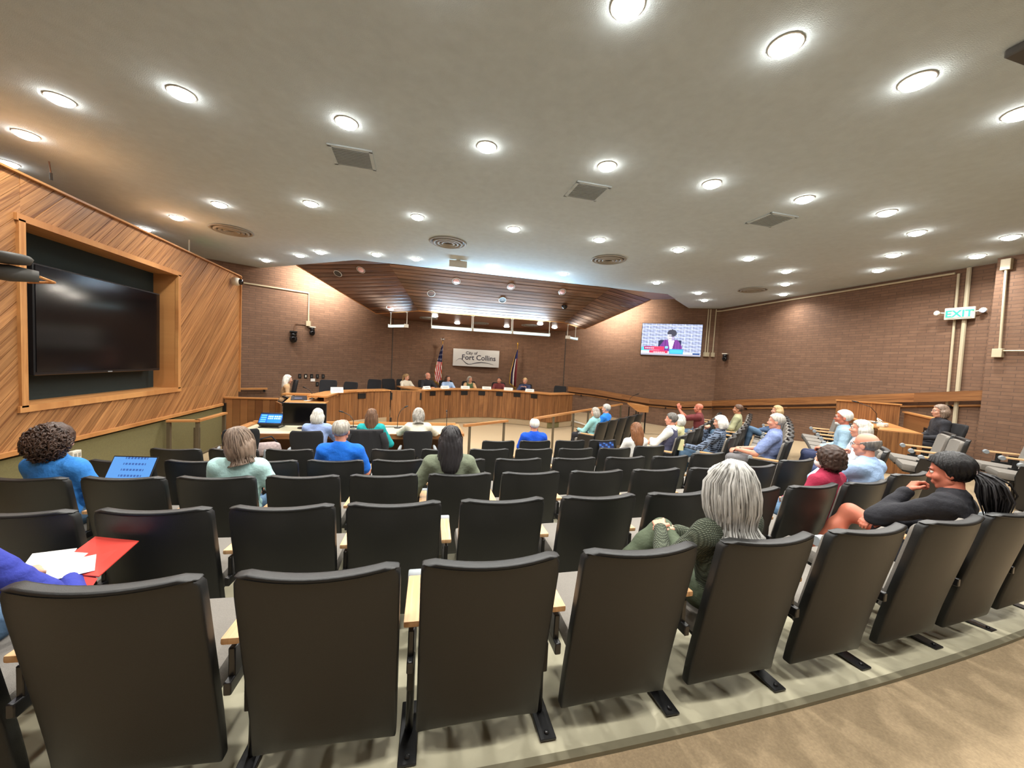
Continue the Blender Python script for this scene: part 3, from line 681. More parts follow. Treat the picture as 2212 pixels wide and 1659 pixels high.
# things on the clerk desk
def screen_ui(u, v):
    if v > .9 or v < .06: return (14, 36, 70)
    if .05 < u < .3 and .12 < v < .85: return (90, 170, 236) if (int(v*14) % 3) else (30, 96, 190)
    if .36 < u < .95:
        for r in (.62, .42): 
            if r < v < r+.12 and (u*12) % 1.2 > .35: return (190, 225, 250)
        return (38, 126, 224)
    return (30, 100, 200)
def tablet(name, loc, rz, tilt, w, h, fn, lab, cat, mat='screen_lit', body='plastic_black', depth=.03):
    o = empty(name, loc, rz); tag(o, lab, cat)
    M = Matrix.Rotation(tilt, 4, 'X')
    b = MB().box((0, depth/2, 0), (w, depth, h)).mesh('casing', body, bevel=.006); b.transform(Matrix.Translation((0, 0, h/2*math.cos(tilt)+.005)) @ M); link('casing', b, o)
    raster('screen', w*.93, h*.9, 40, 26, fn, mat, o, Matrix.Translation((0, -.002*math.cos(tilt), h/2*math.cos(tilt)+.005-.002*math.sin(tilt))) @ M)
    return o
tablet('desk_tablet', (-2.72, 10.05, ZK+.005), .2, -1.15, .34, .2, lambda u, v: (120, 130, 170) if .3 < v < .5 and .2 < u < .7 else (24, 26, 40), 'black tablet lying on the pale clerk desk', 'tablet', 'screen_soft')
o = empty('desk_phone', (-2.24, 10.25, ZK+.002), -.3); tag(o, 'grey desk phone on the pale clerk desk', 'phone')
MB().add([(-.1, -.1, 0), (.1, -.1, 0), (.1, .1, 0), (-.1, .1, 0), (-.1, -.1, .03), (.1, -.1, .03), (.1, .1, .09), (-.1, .1, .09)], [(3, 2, 1, 0), (4, 5, 6, 7), (0, 1, 5, 4), (1, 2, 6, 5), (2, 3, 7, 6), (3, 0, 4, 7)]).obj('base', 'vent_dark', o, bevel=.008)
MB().tube([(-.07, -.09, .06), (-.07, 0, .1), (-.07, .09, .12)], [.022, .014, .022], 8).obj('handset', 'plastic_black', o, smooth=True)
o = empty('desk_papers', (-2.5, 9.9, ZK), .3); tag(o, 'white slips of paper on the pale clerk desk', 'paper')
for k in range(3): MB().box((.05*k, .04*k, .002+.002*k), (.14, .1, .002), rz=.4*k).obj('sheet', 'paper', o)
o = empty('name_card', (-2.02, 10.75, ZD-.012), .35); tag(o, 'white tent name card at the end of the clerk counter', 'name plate')
MB().add([(-.15, -.06, 0), (.15, -.06, 0), (.15, 0, .14), (-.15, 0, .14), (-.15, .06, 0), (.15, .06, 0)], [(0, 1, 2, 3), (3, 2, 5, 4), (0, 3, 4), (1, 5, 2), (0, 4, 5, 1)]).obj('card', 'paper', o)
for z in (.05, .09): MB().box((0, -.06+z*.43-.003, z), (.2, .002, .012), M=Matrix.Rotation(-.4, 3, 'X')).obj('printed_line', 'plastic_grey', o)
def gooseneck(loc, rz, h, reach, lab, base=True):
    o = empty('gooseneck_microphone', loc, rz); tag(o, lab, 'microphone', 'gooseneck microphones')
    if base: MB().lathe([(.065, 0), (.065, .012), (.03, .028), (.012, .03)], 14).obj('base', 'metal_black', o, smooth=True)
    MB().tube([(0, 0, .02), (0, .0, h*.5), (reach*.35, 0, h*.82), (reach, 0, h)], .007, 6).obj('neck', 'metal_black', o, smooth=True)
    MB().tube([(reach, 0, h), (reach*1.12+.012, 0, h*1.02+.004), (reach*1.3+.03, 0, h*1.05+.006)], [.012, .017, .01], 8).obj('capsule', 'plastic_black', o, smooth=True)
    return o
gooseneck((-2.5, 10.3, ZK), 2.6, .26, .2, 'short black gooseneck microphone on the pale clerk desk')

# ------------------------------------------------------------------ staff table before the dais
ZTB = FRONT+.755
tb = empty('staff_table', (-1.1, 7.75, FRONT)); tag(tb, 'long oak framed table with a grey top facing the dais', 'table')
tx0, tx1, ty0, ty1 = -3.05, .85, 7.28, 8.35
tb_ = lambda c, d, n, m, g=None, b=0: at_d(MB().box(c, d).obj(n, m, grain=g, bevel=b), tb)
tb_(((tx0+tx1)/2, (ty0+ty1)/2, ZTB-.02), (tx1-tx0-.1, ty1-ty0-.1, .03), 'table_top', 'concrete')
tb_(((tx0+tx1)/2, ty0-.0, ZTB-.04), (tx1-tx0, .05, .09), 'front_edge', 'oak_dais', (1, 0, 0))
tb_(((tx0+tx1)/2, ty1, ZTB+.0), (tx1-tx0, .08, .1), 'rear_edge', 'oak_trim', (1, 0, 0))
for x in (tx0, tx1): tb_((x, (ty0+ty1)/2, ZTB-.0), (.13, ty1-ty0+.08, .05), 'side_cap', 'oak_trim', (0, 1, 0)); tb_((x, (ty0+ty1)/2, (ZTB+FRONT)/2-.02), (.1, ty1-ty0, ZTB-FRONT-.05), 'end_panel', 'oak_dais', (0, 0, 1))
tb_(((tx0+tx1)/2, ty1-.1, (ZTB+FRONT)/2), (tx1-tx0-.1, .03, ZTB-FRONT-.1), 'modesty_panel', 'oak_dais', (0, 0, 1))
# on the table
o = empty('touch_console', (-2.62, 7.95, ZTB-.005), -.12); tag(o, 'black touch control console with a bright blue screen on the table', 'console')
MB().box((0, .06, .06), (.36, .26, .05)).obj('upper_shelf', 'plastic_black', o, bevel=.006); MB().box((0, .04, .012), (.36, .26, .022)).obj('lower_shelf', 'plastic_black', o, bevel=.005)
for x in (-.16, .16): MB().box((x, .05, .03), (.02, .2, .05)).obj('foot', 'plastic_white', o)
MT = Matrix.Translation((0, .0, .17)) @ Matrix.Rotation(-.6, 4, 'X')
b = MB().box((0, .02, 0), (.42, .035, .24)).mesh('casing', 'plastic_black', bevel=.006); b.transform(MT); link('casing', b, o)
raster('screen', .39, .21, 44, 28, screen_ui, 'screen_lit', o, MT)
o = empty('table_monitor', (-2.02, 7.85, ZTB-.005), -.06); tag(o, 'large black computer monitor standing on the staff table', 'monitor')
MB().box((0, .0, .27), (.76, .03, .43)).obj('screen_bezel', 'plastic_black', o, bevel=.006); MB().box((0, -.017, .27), (.73, .004, .4)).obj('screen', 'glass_black', o)
MB().box((0, .06, .13), (.08, .04, .24)).obj('neck', 'plastic_black', o); MB().lathe([(.14, 0), (.14, .012), (.05, .02)], 20, c=(0, .05, 0)).obj('base', 'plastic_black', o)
o = empty('keyboard', (-1.55, 7.62, ZTB-.005), .05); tag(o, 'thin black keyboard on the staff table', 'keyboard'); MB().box((0, 0, .01), (.42, .14, .016)).obj('body', 'plastic_black', o, bevel=.004)
for r in range(4): MB().box((0, -.045+.03*r, .021), (.38, .022, .008)).obj('key_row', 'vent_dark', o)
for x, y, rz, h, r, w in ((-1.18, 7.95, 2.9, .3, .2, 'before the person in pale blue'), (-.35, 7.98, .25, .42, .13, 'beside the person in teal'), (.62, 7.85, 1.6, .36, .06, 'at the right end of the staff table')):
    gooseneck((x, y, ZTB-.005), rz, h, r, 'black gooseneck microphone '+w)
o = empty('paper_sheet', (-.93, 7.5, ZTB-.003), .1); tag(o, 'white sheets of paper lying on the staff table', 'paper')
for k in range(2): MB().box((.02*k, .015*k, .001+.002*k), (.34, .24, .0015), rz=.12*k).obj('sheet', 'paper', o)
o = empty('table_cables', (-.9, 8.1, ZTB-.004)); tag(o, 'tangle of black cables along the back of the staff table', 'cable')
for k in range(4):
    MB().tube([(-.9+.45*i, .05*math.sin(i*1.7+k)-.03*k, .007) for i in range(5)], .006, 5).obj('cable', 'plastic_black', o, smooth=True)
o = empty('pen', (.3, 7.75, ZTB-.004), .5); tag(o, 'black pens lying on the right part of the staff table', 'pen'); MB().tube([(-.07, 0, .006), (.07, 0, .006)], .005, 6).obj('barrel', 'plastic_black', o); MB().tube([(.0, -.05, .006), (.1, -.02, .006)], .005, 6).obj('barrel', 'plastic_black', o)

# office chairs -----------------------------------------------------
def office_chair(loc, rz, lab, grp, h=.98, arms=True, w=.47, white=True):
    o = empty('office_chair', loc, rz); tag(o, lab, 'chair', grp)
    rows = []
    for v in (0, .1, .3, .55, .8, .93, 1):
        hw = w/2*(.82+.2*math.sin(min(1, v*1.2)*1.5)); hw -= .04*max(0, (v-.85)/.15)**2
        rows.append([(hw*(-1+k/4), -.2-.1*v+.05*((-1+k/4))**2, .5+(h-.5)*v) for k in range(9)])
    panel([[(x, y+.05, z) for x, y, z in r] for r in rows], rows).obj('backrest', 'fabric_black', o, bevel=.015, seg=2, smooth=True)
    MB().box((0, .04, .45), (.48, .48, .09)).obj('seat', 'fabric_black', o, bevel=.03, seg=2, smooth=True)
    MB().tube([(0, 0, .41), (0, 0, .08)], .03, 8).obj('gas_lift', 'metal_black', o)
    MB().tube([(0, -.05, .4), (0, -.24, .42), (0, -.25, .56)], .025, 6).obj('back_strut', 'metal_black', o)
    for k in range(5):
        a = 2*math.pi*k/5+.3; MB().tube([(0, 0, .1), (.28*math.cos(a), .28*math.sin(a), .06)], [.025, .015], 6).obj('leg', 'metal_black', o)
        MB().lathe([(.028, -.02), (.028, .02)], 8, c=(.28*math.cos(a), .28*math.sin(a), .028), M=Matrix.Rotation(math.pi/2, 3, 'X') @ Matrix.Rotation(a, 3, 'Y')).obj('caster', 'plastic_black', o)
    if arms:
        for s in (-1, 1):
            MB().tube([(s*.25, .0, .43), (s*.31, -.04, .47), (s*.325, -.06, .56), (s*.29, .0, .64), (s*.28, .1, .655)], [.02, .03, .034, .028, .02], 8).obj('armrest', 'plastic_grey' if white else 'plastic_black', o, smooth=True)
    return o
OC = [((-2.62, 6.72), .35, 'black office chair with a patterned bag on its seat, behind the staff table'), ((-1.62, 6.62), .0, 'black office chair of the person in pale blue at the staff table'),
      ((-.75, 6.62), 0, 'black office chair with a dark jacket over its back at the staff table'), ((.05, 6.66), 0, 'black office chair of the person in the cream sweater at the staff table')]
for (x, y), rz, lab in OC: office_chair((x, y, FRONT), rz, lab, 'office chairs at the staff table')
o = empty('draped_jacket', (-.75, 6.62, FRONT)); tag(o, 'dark jacket draped over the back of an office chair', 'jacket')
rows = [[((-.27+.54*k/10)*(1+.06*math.sin(j)), -.325+.04*((-1+k/5))**2+.012*math.sin(k*2.3+j), z) for k in range(11)] for j, z in enumerate((.52, .62, .74, .86, .96, 1.005))]
panel([[(x, y+.11 if j == 5 else y+.015, z) for x, y, z in r] for j, r in enumerate(rows)], rows).obj('cloth', 'fabric_black', o, bevel=.006, smooth=True)
for s in (-1, 1): MB().tube([(s*.25, -.3, .96), (s*.3, -.3, .8), (s*.29, -.27, .6), (s*.3, -.25, .5)], [.05, .055, .05, .045], 8).obj('sleeve', 'fabric_black', o, smooth=True)
plain('bag_print', srgb(176, 158, 156), .8, var=.55, scale=38, rnd=0)
o = empty('patterned_bag', (-2.3, 6.85, FRONT+.5), .4); tag(o, 'small black and white patterned handbag on an office chair seat', 'bag')
MB().loft([[(x*s, y*s*.5, z) for x, y in ((-.16, -.14), (.16, -.14), (.19, 0), (.16, .14), (-.16, .14), (-.19, 0))] for z, s in ((0, .95), (.08, 1.05), (.16, .95), (.2, .7))]).obj('body', 'bag_print', o, bevel=.012, smooth=True)
MB().tube([(-.14, 0, .18), (-.1, -.02, .27), (.05, -.02, .3), (.14, 0, .18)], .012, 6).obj('strap', 'fabric_black', o, smooth=True)
# council chairs behind the dais and counter
def dais_pt(f, back):
    t = t0+(t1-t0)*f; r = rr+back; return ux+r*math.cos(t), uy+r*math.sin(t), t-math.pi/2
CH = [((-.85, 14.05), .7, 'at the left wing end of the dais, empty'), ((-.38, 14.2), .5, 'under the fair-haired person in cream'), ((.36, 14.15), .35, 'under the bald person in a dark jacket'), ((1.1, 14.3), .2, 'under the dark-haired person in pale blue'),
      ((1.93, 14.4), 0, 'under the person in green'), ((3.05, 14.35), -.2, 'under the person in the maroon jacket'), ((4.0, 14.08), -.5, 'under the person in navy with glasses'), ((5.15, 13.55), -.9, 'at the right corner of the dais, empty')]
for (x, y), rz, w in CH: office_chair((x, y, PLAT), rz+math.pi, 'black high-backed chair '+w, 'chairs behind the dais', h=1.06, white=False, w=.52)
for (x, y), rz, w in (((-2.55, 11.85), 2.9, 'beside the clerk desk, empty'), ((-1.45, 13.0), 2.6, 'behind the clerk counter, empty'), ((-2.1, 12.55), 2.6, 'behind the clerk counter, empty and low'), ((-3.42, 11.42), 1.94, 'of the white-haired clerk')):
    office_chair((x, y, PLAT), rz, 'black office chair '+w, 'chairs behind the clerk counter', h=1.0 if 'low' in w else 1.08, white=False, w=.5)
# ------------------------------------------------------------------ wall fittings and front area
# sign
sg = empty('city_sign', (2.27, 15.2, .145), -.02); tag(sg, 'brushed metal sign reading City of Fort Collins on the brick wall', 'sign')
MB().box((0, .02, 0), (1.85, .03, .68)).obj('plate', 'steel', sg, bevel=.004); MB().box((0, .07, 0), (1.5, .09, .4)).obj('standoff', 'vent_dark', sg)
plain('ink', srgb(38, 40, 58), .5, var=.02)
text('lettering', 'City of', .165, 'ink', sg, Matrix.Translation((-.2, -.001, .14)) @ TEXT_UP, offset=.001)
text('lettering', 'Fort Collins', .285, 'ink', sg, Matrix.Translation((.1, -.001, -.075)) @ TEXT_UP, offset=.003)
def swoosh(pts, ws, name='mountain_line'):
    V = []; n = len(pts)
    for (x, z), w in zip(pts, ws): V += [(x, -.002, z-w), (x, -.002, z+w), (x, .004, z-w), (x, .004, z+w)]
    F = []
    for i in range(n-1):
        a = 4*i; F += [(a, a+4, a+5, a+1), (a+2, a+3, a+7, a+6), (a+1, a+5, a+7, a+3), (a, a+2, a+6, a+4)]
    MB().add(V, F).obj(name, 'ink', sg)
cs = lambda P, n=8: [tuple(np.array(P[i])*(1-t)+np.array(P[i+1])*t) for i in range(len(P)-1) for t in np.linspace(0, 1, n, endpoint=False)]
L1 = cs([(-.82, -.16), (-.74, -.08), (-.66, -.045), (-.58, -.06), (-.5, -.13), (-.4, -.22), (-.3, -.255), (-.2, -.26)], 3)
swoosh(L1, np.interp(range(len(L1)), [0, len(L1)*.3, len(L1)*.7, len(L1)], [.002, .008, .016, .004]))
L2 = cs([(-.35, -.262), (-.2, -.245), (0, -.19), (.2, -.16), (.4, -.17), (.6, -.21), (.76, -.245)], 3)
swoosh(L2, np.interp(range(len(L2)), [0, len(L2)*.4, len(L2)], [.004, .017, .002]))
# flags
def flag(x, y, fn, lab, finial):
    o = empty('flag_on_pole', (x, y, PLAT)); tag(o, lab, 'flag', 'flags beside the sign')
    top = .72-PLAT
    MB().tube([(0, 0, 0), (0, 0, top)], .014, 8).obj('pole', 'gold', o)
    MB().lathe([(.14, 0), (.14, .03), (.05, .06), (.02, .1)], 18).obj('base', 'gold', o, smooth=True)
    MB().lathe([(.004, 0), (.03, .02), (.018, .05), (.035, .09), (.006, .14)], 10, c=(0, 0, top)).obj('finial', 'chrome' if finial else 'gold', o, smooth=True)
    if finial:
        for s in (-1, 1): MB().add([(0, -.005, top+.06), (s*.08, -.005, top+.13), (s*.07, -.005, top+.05), (0, .01, top+.06), (s*.08, .01, top+.13), (s*.07, .01, top+.05)], [(0, 1, 2), (5, 4, 3), (0, 3, 4, 1), (1, 4, 5, 2), (2, 5, 3, 0)]).obj('finial_wing', 'chrome', o)
    NU, NV = 40, 56; V = []; F = []; C = []
    for j in range(NV+1):
        v = j/NV; z = top-.1-1.62*v; w = .05+.26*min(1, v*1.5)**.8
        for i in range(NU+1):
            u = i/NU
            V.append((.015-w*u*.9-.03*v*(1-u), -.03-.05*math.sin(u*15+v*2)*(.3+v)-.02*math.sin(u*5+4*v), z-.1*u*(1-v)+.18*u*v))
    for j in range(NV):
        for i in range(NU):
            F.append((j*(NU+1)+i, j*(NU+1)+i+1, (j+1)*(NU+1)+i+1, (j+1)*(NU+1)+i)); C.append(srgb(*fn((i+.5)/NU, (j+.5)/NV)))
    me = bpy.data.meshes.new('cloth'); me.from_pydata(V, [], F); me.update(); me.materials.append(MATS['print_flat'])
    at = me.color_attributes.new('Col', 'FLOAT_COLOR', 'CORNER'); at.data.foreach_set('color', np.repeat(np.array(C, np.float32), 4, 0).ravel())
    for p in me.polygons: p.use_smooth = True
    cl_ = link('cloth', me, o); md = cl_.modifiers.new('thick', 'SOLIDIFY'); md.thickness = .004
def us(u, v):
    if u > .95 or v > .97: return (206, 166, 60)
    if v < .42:
        return (235, 235, 240) if (int(u*9+v*3) % 3 == 0 and int(v*26) % 3 == 0) else (34, 42, 92)
    return (196, 40, 48) if int((v*1.0+u*.55)*11) % 2 else (238, 232, 226)
def colo(u, v):
    if u > .93 or v > .97: return (206, 166, 60)
    if v < .25: return (40, 44, 96)
    if .3 < u < .55: return (226, 220, 214)
    return (112, 34, 44) if u <= .3 else (48, 34, 70)
flag(.9, 14.86, us, 'striped red, white and blue flag with gold fringe hanging on a pole', True)
flag(3.86, 14.86, colo, 'dark blue, white and maroon flag hanging furled on a pole', False)

# big dark display in the recess of the panelled wall
tv = empty('wall_display', (XL-.14, 6.79, .235), math.pi/2); tag(tv, 'large switched-off black television in the oak wall recess', 'television')
# local -Y faces the room (+X)
MB().box((0, .03, 0), (2.24, .06, 1.31)).obj('casing', 'plastic_black', tv, bevel=.008); MB().box((0, -.003, .01), (2.2, .008, 1.25)).obj('screen', 'glass_black', tv)
MB().box((.0, -.008, -.64), (.08, .004, .012)).obj('badge', 'plastic_grey', tv); MB().box((0, .14, 0), (.6, .16, .4)).obj('wall_bracket', 'metal_black', tv)
# bright display on the right brick wall
def show(u, v):
    x, y = u*16, v*9                     # 16:9 picture units
    by = 2.3-.08*x
    if y < 1.0-.03*x+.25: base = (150, 148, 160) if y < .5 else (206, 206, 216)
    else:
        row = int(y/1.05); m = (x+(row % 2)*1.9) % 3.8
        g = 150+12*math.sin(x*3.1+y*7)+10*math.sin(x*7.7)
        base = (int(g*.93), int(g*.98), int(g*1.16)) if (y % 1.05 > .12 and m > .1) else (196, 204, 222)
    c = base
    if 4.6 < x < 10.8 and 2.1 < y < 4.4 and not (x < 5 and y > 4.2): c = (36, 38, 70)
    w = 2.7-1.3*max(0, (y-2.6))/2.0
    if 1.3 < y < 4.5 and abs(x-8.0) < w+.3: c = (110, 52, 128) if (int(x*5) % 4) else (86, 40, 106)
    if 1.2 < y < 4.4 and abs(x-8.0-.05) < .18+.22*(y-1.2): c = (206, 196, 214)
    if (x-7.9)**2/.95**2+(y-5.5)**2/1.35**2 < 1: c = (214, 212, 226) if x < 8.1 else (150, 140, 170)
    if (x-8.15)**2/1.25**2+(y-6.4)**2/1.05**2 < 1 and not (x < 8.0 and y < 6.05): c = (52, 52, 66)
    if 7.2 < x < 8.4 and 5.55 < y < 5.7: c = (90, 84, 104)
    if 7.3 < x < 8.1 and 4.75 < y < 4.85: c = (120, 80, 100)
    if .1 < x < 3.2 and 1.2 < y < 2.3: c = (70, 196, 226)
    if .8 < x < 6.3 and 1.5 < y < 2.5: c = (228, 52, 84) if x > 2.9 else (150, 50, 96)
    if 1.0 < x < 3.6 and 1.85 < y < 2.15 and int(x*6) % 3: c = (240, 190, 205)
    if 2.2 < x < 7.2 and .6 < y < 1.35: c = (236, 48, 78)
    if 3.4 < x < 6.6 and .8 < y < 1.05 and int(x*6) % 3: c = (250, 200, 210)
    if 6.5 < x < 7.3 and 2.0 < y < 2.6: c = (120, 200, 220)
    if 7.6 < x < 11.4 and .55 < y < 1.9: c = (52, 150, 200) if not (7.9 < x < 11.1 and .75 < y < 1.6) else (70, 170, 214)
    if 13.9 < x < 15.8 and .55 < y < .85: c = (20, 60, 120)
    return c
tvr = empty('wall_screen', (9.28, 12.68, 1.2), math.radians(-28)); tag(tvr, 'lit television on the brick wall showing a person in a purple jacket', 'television')
MB().box((0, .035, 0), (2.15, .06, 1.22)).obj('casing', 'plastic_black', tvr, bevel=.006)
raster('screen', 2.12, 1.19, 128, 72, show, 'screen_lit', tvr); MB().box((0, .1, 0), (.5, .1, .4)).obj('wall_bracket', 'metal_black', tvr)

# rails with wooden caps in front of the dais
def guard(line, z, lab, name='guard_rail', posts=None, zf_=FRONT):
    o = empty(name, (*line[0], zf_)); tag(o, lab, 'railing')
    at_d(MB().loft([[(x+dx*.0-dy*.0, y, zz) for x, y, zz in ()] or [(x-ny*.035, y+nx*.035, z-.045), (x+ny*.035, y-nx*.035, z-.045), (x+ny*.035, y-nx*.035, z), (x-ny*.035, y+nx*.035, z)]
                    for (x, y), (nx, ny), dx, dy in [((p[0], p[1]), tuple((Vector(line[-1])-Vector(line[0])).normalized()), 0, 0) for p in line]]).obj('top_rail', 'oak_trim', grain=(Vector(line[-1])-Vector(line[0])).to_3d()), o)
    for x, y in posts: at_d(MB().box((x, y, (z+zf_)/2-.02), (.045, .045, z-zf_-.04)).obj('post', 'post_bronze'), o)
    return o
guard([(.9, 7.2), (1.9, 7.87)], -1.2, 'short oak topped guard rail beside the staff table', posts=[(1.02, 7.28), (1.82, 7.82)])
guard([(2.63, 8.26), (4.2, 9.6), (5.69, 10.87), (7.0, 12.0)], -1.2, 'long oak topped guard rail running towards the ramp', posts=[(2.72, 8.33), (3.3, 8.83), (4.13, 9.54), (4.85, 10.15), (5.6, 10.8), (6.9, 11.9)])
# side railing by the panelled wall
o = empty('stair_railing', (-4.0, 7.8, FRONT)); tag(o, 'bronze framed stair railing with oak caps beside the panelled wall', 'railing')
for (x, y) in ((-4.12, 7.75), (-3.72, 7.8), (-3.72, 8.75)): at_d(MB().box((x, y, (-1.3+FRONT)/2), (.05, .05, -1.3-FRONT)).obj('post', 'post_bronze'), o)
at_d(MB().box((-3.74, 7.82, -1.78), (.1, .012, .75)).obj('perforated_plate', 'post_bronze'), o)
for k in range(7): at_d(MB().lathe([(.012, 0), (.012, .006)], 8, c=(-3.74, 7.812, -2.05+.09*k), M=Matrix.Rotation(math.pi/2, 3, 'X')).obj('hole_plug', 'plastic_white'), o)
at_d(MB().box((-3.92, 7.775, -1.28), (.46, .09, .035), rz=.12).obj('cap_rail', 'oak_trim', grain=(1, .1, 0)), o); at_d(MB().box((-3.72, 8.28, -1.28), (.09, 1.02, .035)).obj('cap_rail', 'oak_trim', grain=(0, 1, 0)), o)
at_d(MB().box((-3.72, 8.28, -1.9), (.03, .95, .03)).obj('lower_bar', 'post_bronze'), o)
# lectern by the ramp
o = empty('side_lectern', (7.35, 11.55, FRONT), .45); tag(o, 'small oak topped lectern with a black frame and perforated base', 'lectern')
for x in (-.29, .29):
    MB().box((x, -.12, .48), (.035, .035, .96)).obj('leg', 'metal_black', o); MB().box((x, .16, .45), (.03, .03, .9)).obj('leg', 'metal_black', o)
MB().add([(-.34, -.2, .78), (.34, -.2, .72), (.34, .2, .94), (-.34, .2, 1.0), (-.34, -.2, 1.0), (.34, -.2, .94), (.34, .2, .98), (-.34, .2, 1.04)], [(3, 2, 1, 0), (4, 5, 6, 7), (0, 1, 5, 4), (1, 2, 6, 5), (2, 3, 7, 6), (3, 0, 4, 7)]).obj('top_box', 'oak_trim', o, grain=(1, 0, 0))
MB().box((0, .02, .36), (.5, .02, .6)).obj('base_panel', 'post_bronze', o)
gooseneck((7.1, 11.7, FRONT+1.0), .5, .3, .42, 'long black gooseneck microphone rising from the side lectern', base=False)

# chair rail and handrail along the right-hand brick walls
RL = [(5.95, 14.44, -1.0), (6.9, 13.93, -1.06), (7.8, 13.45, -1.17), (8.7, 12.97, -1.28), (9.8, 12.38, -1.3), (10.66, 11.9, -1.2), (10.66, 9.0, -.81), (10.66, 6.0, -.4), (10.66, 4.9, -.25)]
o = empty('handrail', (10.66, 9, -2)); tag(o, 'oak handrail under a wide oak board along the right brick walls', 'railing')
for i in range(len(RL)-1):
    a, b = Vector(RL[i]), Vector(RL[i+1]); d = (b-a); n = Vector((-d.y, d.x, 0)).normalized()
    at_d(MB().add([p+n*u+Vector((0, 0, w)) for p in (a, b) for u, w in ((0, .0), (-.06, .0), (-.06, .2), (0, .2))], [(0, 1, 2, 3), (7, 6, 5, 4), (0, 4, 5, 1), (1, 5, 6, 2), (2, 6, 7, 3), (3, 7, 4, 0)]).obj('wall_board', 'oak_dais', grain=d), o)
    off_ = n*.07
    at_d(MB().tube([a+off_-Vector((0, 0, .09)), b+off_-Vector((0, 0, .09))], .024, 8).obj('rail', 'oak_trim', grain=d, smooth=True), o)
    m = (a+b)/2
    at_d(MB().box(m-Vector((0, 0, .11))+n*.03, (.04, .09, .06), rz=math.atan2(d.y, d.x)).obj('bracket', 'metal_black'), o)
o = empty('wall_ledge', (-4.65, 12.55, -1.1), .49); tag(o, 'short oak ledge on the brick wall behind the clerk', 'shelf')
MB().box((0, -.06, 0), (.75, .12, .05)).obj('board', 'oak_trim', o, grain=(1, 0, 0)); MB().box((.3, -.05, -.06), (.04, .09, .08)).obj('bracket', 'metal_black', o)

# conduits ----------------------------------------------------------
def pipe(name, pts, r, lab, mat='conduit', boxes=()):
    o = empty(name, pts[0]); tag(o, lab, 'conduit')
    at_d(MB().tube(pts, r, 8).obj('pipe', mat, smooth=False), o)
    for c, d in boxes: at_d(MB().box(c, d).obj('junction_box', mat, bevel=.005), o)
    return o
def LB(s, z, off=.03): return (-.92-.883*s+.469*off, 14.6-.469*s-.883*off, z)       # point on the front-left brick
def RBp(s, z, off=.03): return (5.8+.883*s-.469*off, 14.6-.469*s-.883*off, z)
pipe('wall_conduit', [LB(6.0, 1.92), LB(2.8, 1.88), LB(2.79, .98)], .025, 'cream conduit bending down the brick wall behind the clerk', boxes=[(LB(2.79, .93, .05), (.12, .1, .16))])
pipe('wall_conduit', [LB(2.85, .9), LB(3.15, .9), LB(3.2, .62)], .012, 'thin brown conduit between two cameras on the brick wall', 'conduit_brown')
for s, w in ((5.2, 'nearest the television'), (5.28, 'between its two neighbours'), (5.46, 'under the ceiling conduit')):
    pipe('wall_conduit', [RBp(s, 2.37), RBp(s-.01, .75)], .02, 'vertical cream conduit beside the television, '+w, boxes=[(RBp(s-.01, .7, .05), (.1, .1, .16))])
pipe('ceiling_conduit', [RBp(5.46, 2.3), (10.7, 11.85, 2.3), (10.7, 5.6, 2.32)], .022, 'cream conduit running along the top of the right brick wall')
pipe('wall_conduit', [(10.71, 5.55, 2.3), (10.71, 5.5, -1.0)], .022, 'thin cream conduit dropping down the right brick wall')
pipe('wall_conduit', [(10.71, 5.4, 2.39), (10.71, 5.36, -1.0)], .036, 'thick cream conduit dropping down the right brick wall')
pipe('wall_conduit', [(10.33, 4.72, 2.2), (10.33, 4.68, .68), (10.33, 3.6, .66)], .022, 'cream conduit on the brick pilaster', boxes=[((10.33, 4.7, .64), (.08, .13, .16)), ((10.33, 4.72, 2.25), (.08, .13, .2))])
# exit signs
o = empty('exit_sign', (10.6, 5.42, 1.47), math.radians(-78)); tag(o, 'green lit EXIT sign with two emergency lamp heads on the right brick wall', 'exit sign')
MB().box((0, .03, 0), (.42, .06, .24)).obj('housing', 'plastic_white', o, bevel=.008); MB().box((0, -.004, 0), (.36, .01, .18)).obj('face', 'plastic_white', o)
text('lettering', 'EXIT', .19, 'exit_green', o, Matrix.Translation((0, -.012, -.07)) @ TEXT_UP, offset=.004)
for s in (-1, 1):
    MB().tube([(s*.2, .03, .02), (s*.27, .02, .03)], .014, 6).obj('arm', 'plastic_white', o)
    MB().lathe([(.028, 0), (.05, .05), (.052, .065)], 12, c=(s*.3, .04, .03), M=Matrix.Rotation(math.pi/2, 3, 'X') @ Matrix.Rotation(s*.3, 3, 'Y')).obj('lamp_head', 'plastic_white', o, smooth=True)
    MB().lathe([(.046, .0), (.001, .006)], 12, c=(s*.31, -.028, .03), M=Matrix.Rotation(math.pi/2, 3, 'X'), caps=False).obj('lamp_lens', 'led_blue' if s > 0 else 'plastic_white', o)
MB().box((0, .1, 0), (.1, .1, .1)).obj('wall_mount', 'plastic_white', o)
o = empty('exit_sign', (-5.05, 10.2, CEIL), math.radians(100)); tag(o, 'hanging green exit sign partly hidden behind the panelled wall top', 'exit sign')
MB().tube([(0, 0, 0), (0, 0, -.3)], .014, 6).obj('stem', 'plastic_white', o); MB().box((0, 0, -.4), (.36, .05, .22)).obj('housing', 'plastic_white', o); MB().box((0, -.028, -.4), (.3, .006, .16)).obj('face', 'exit_green', o)
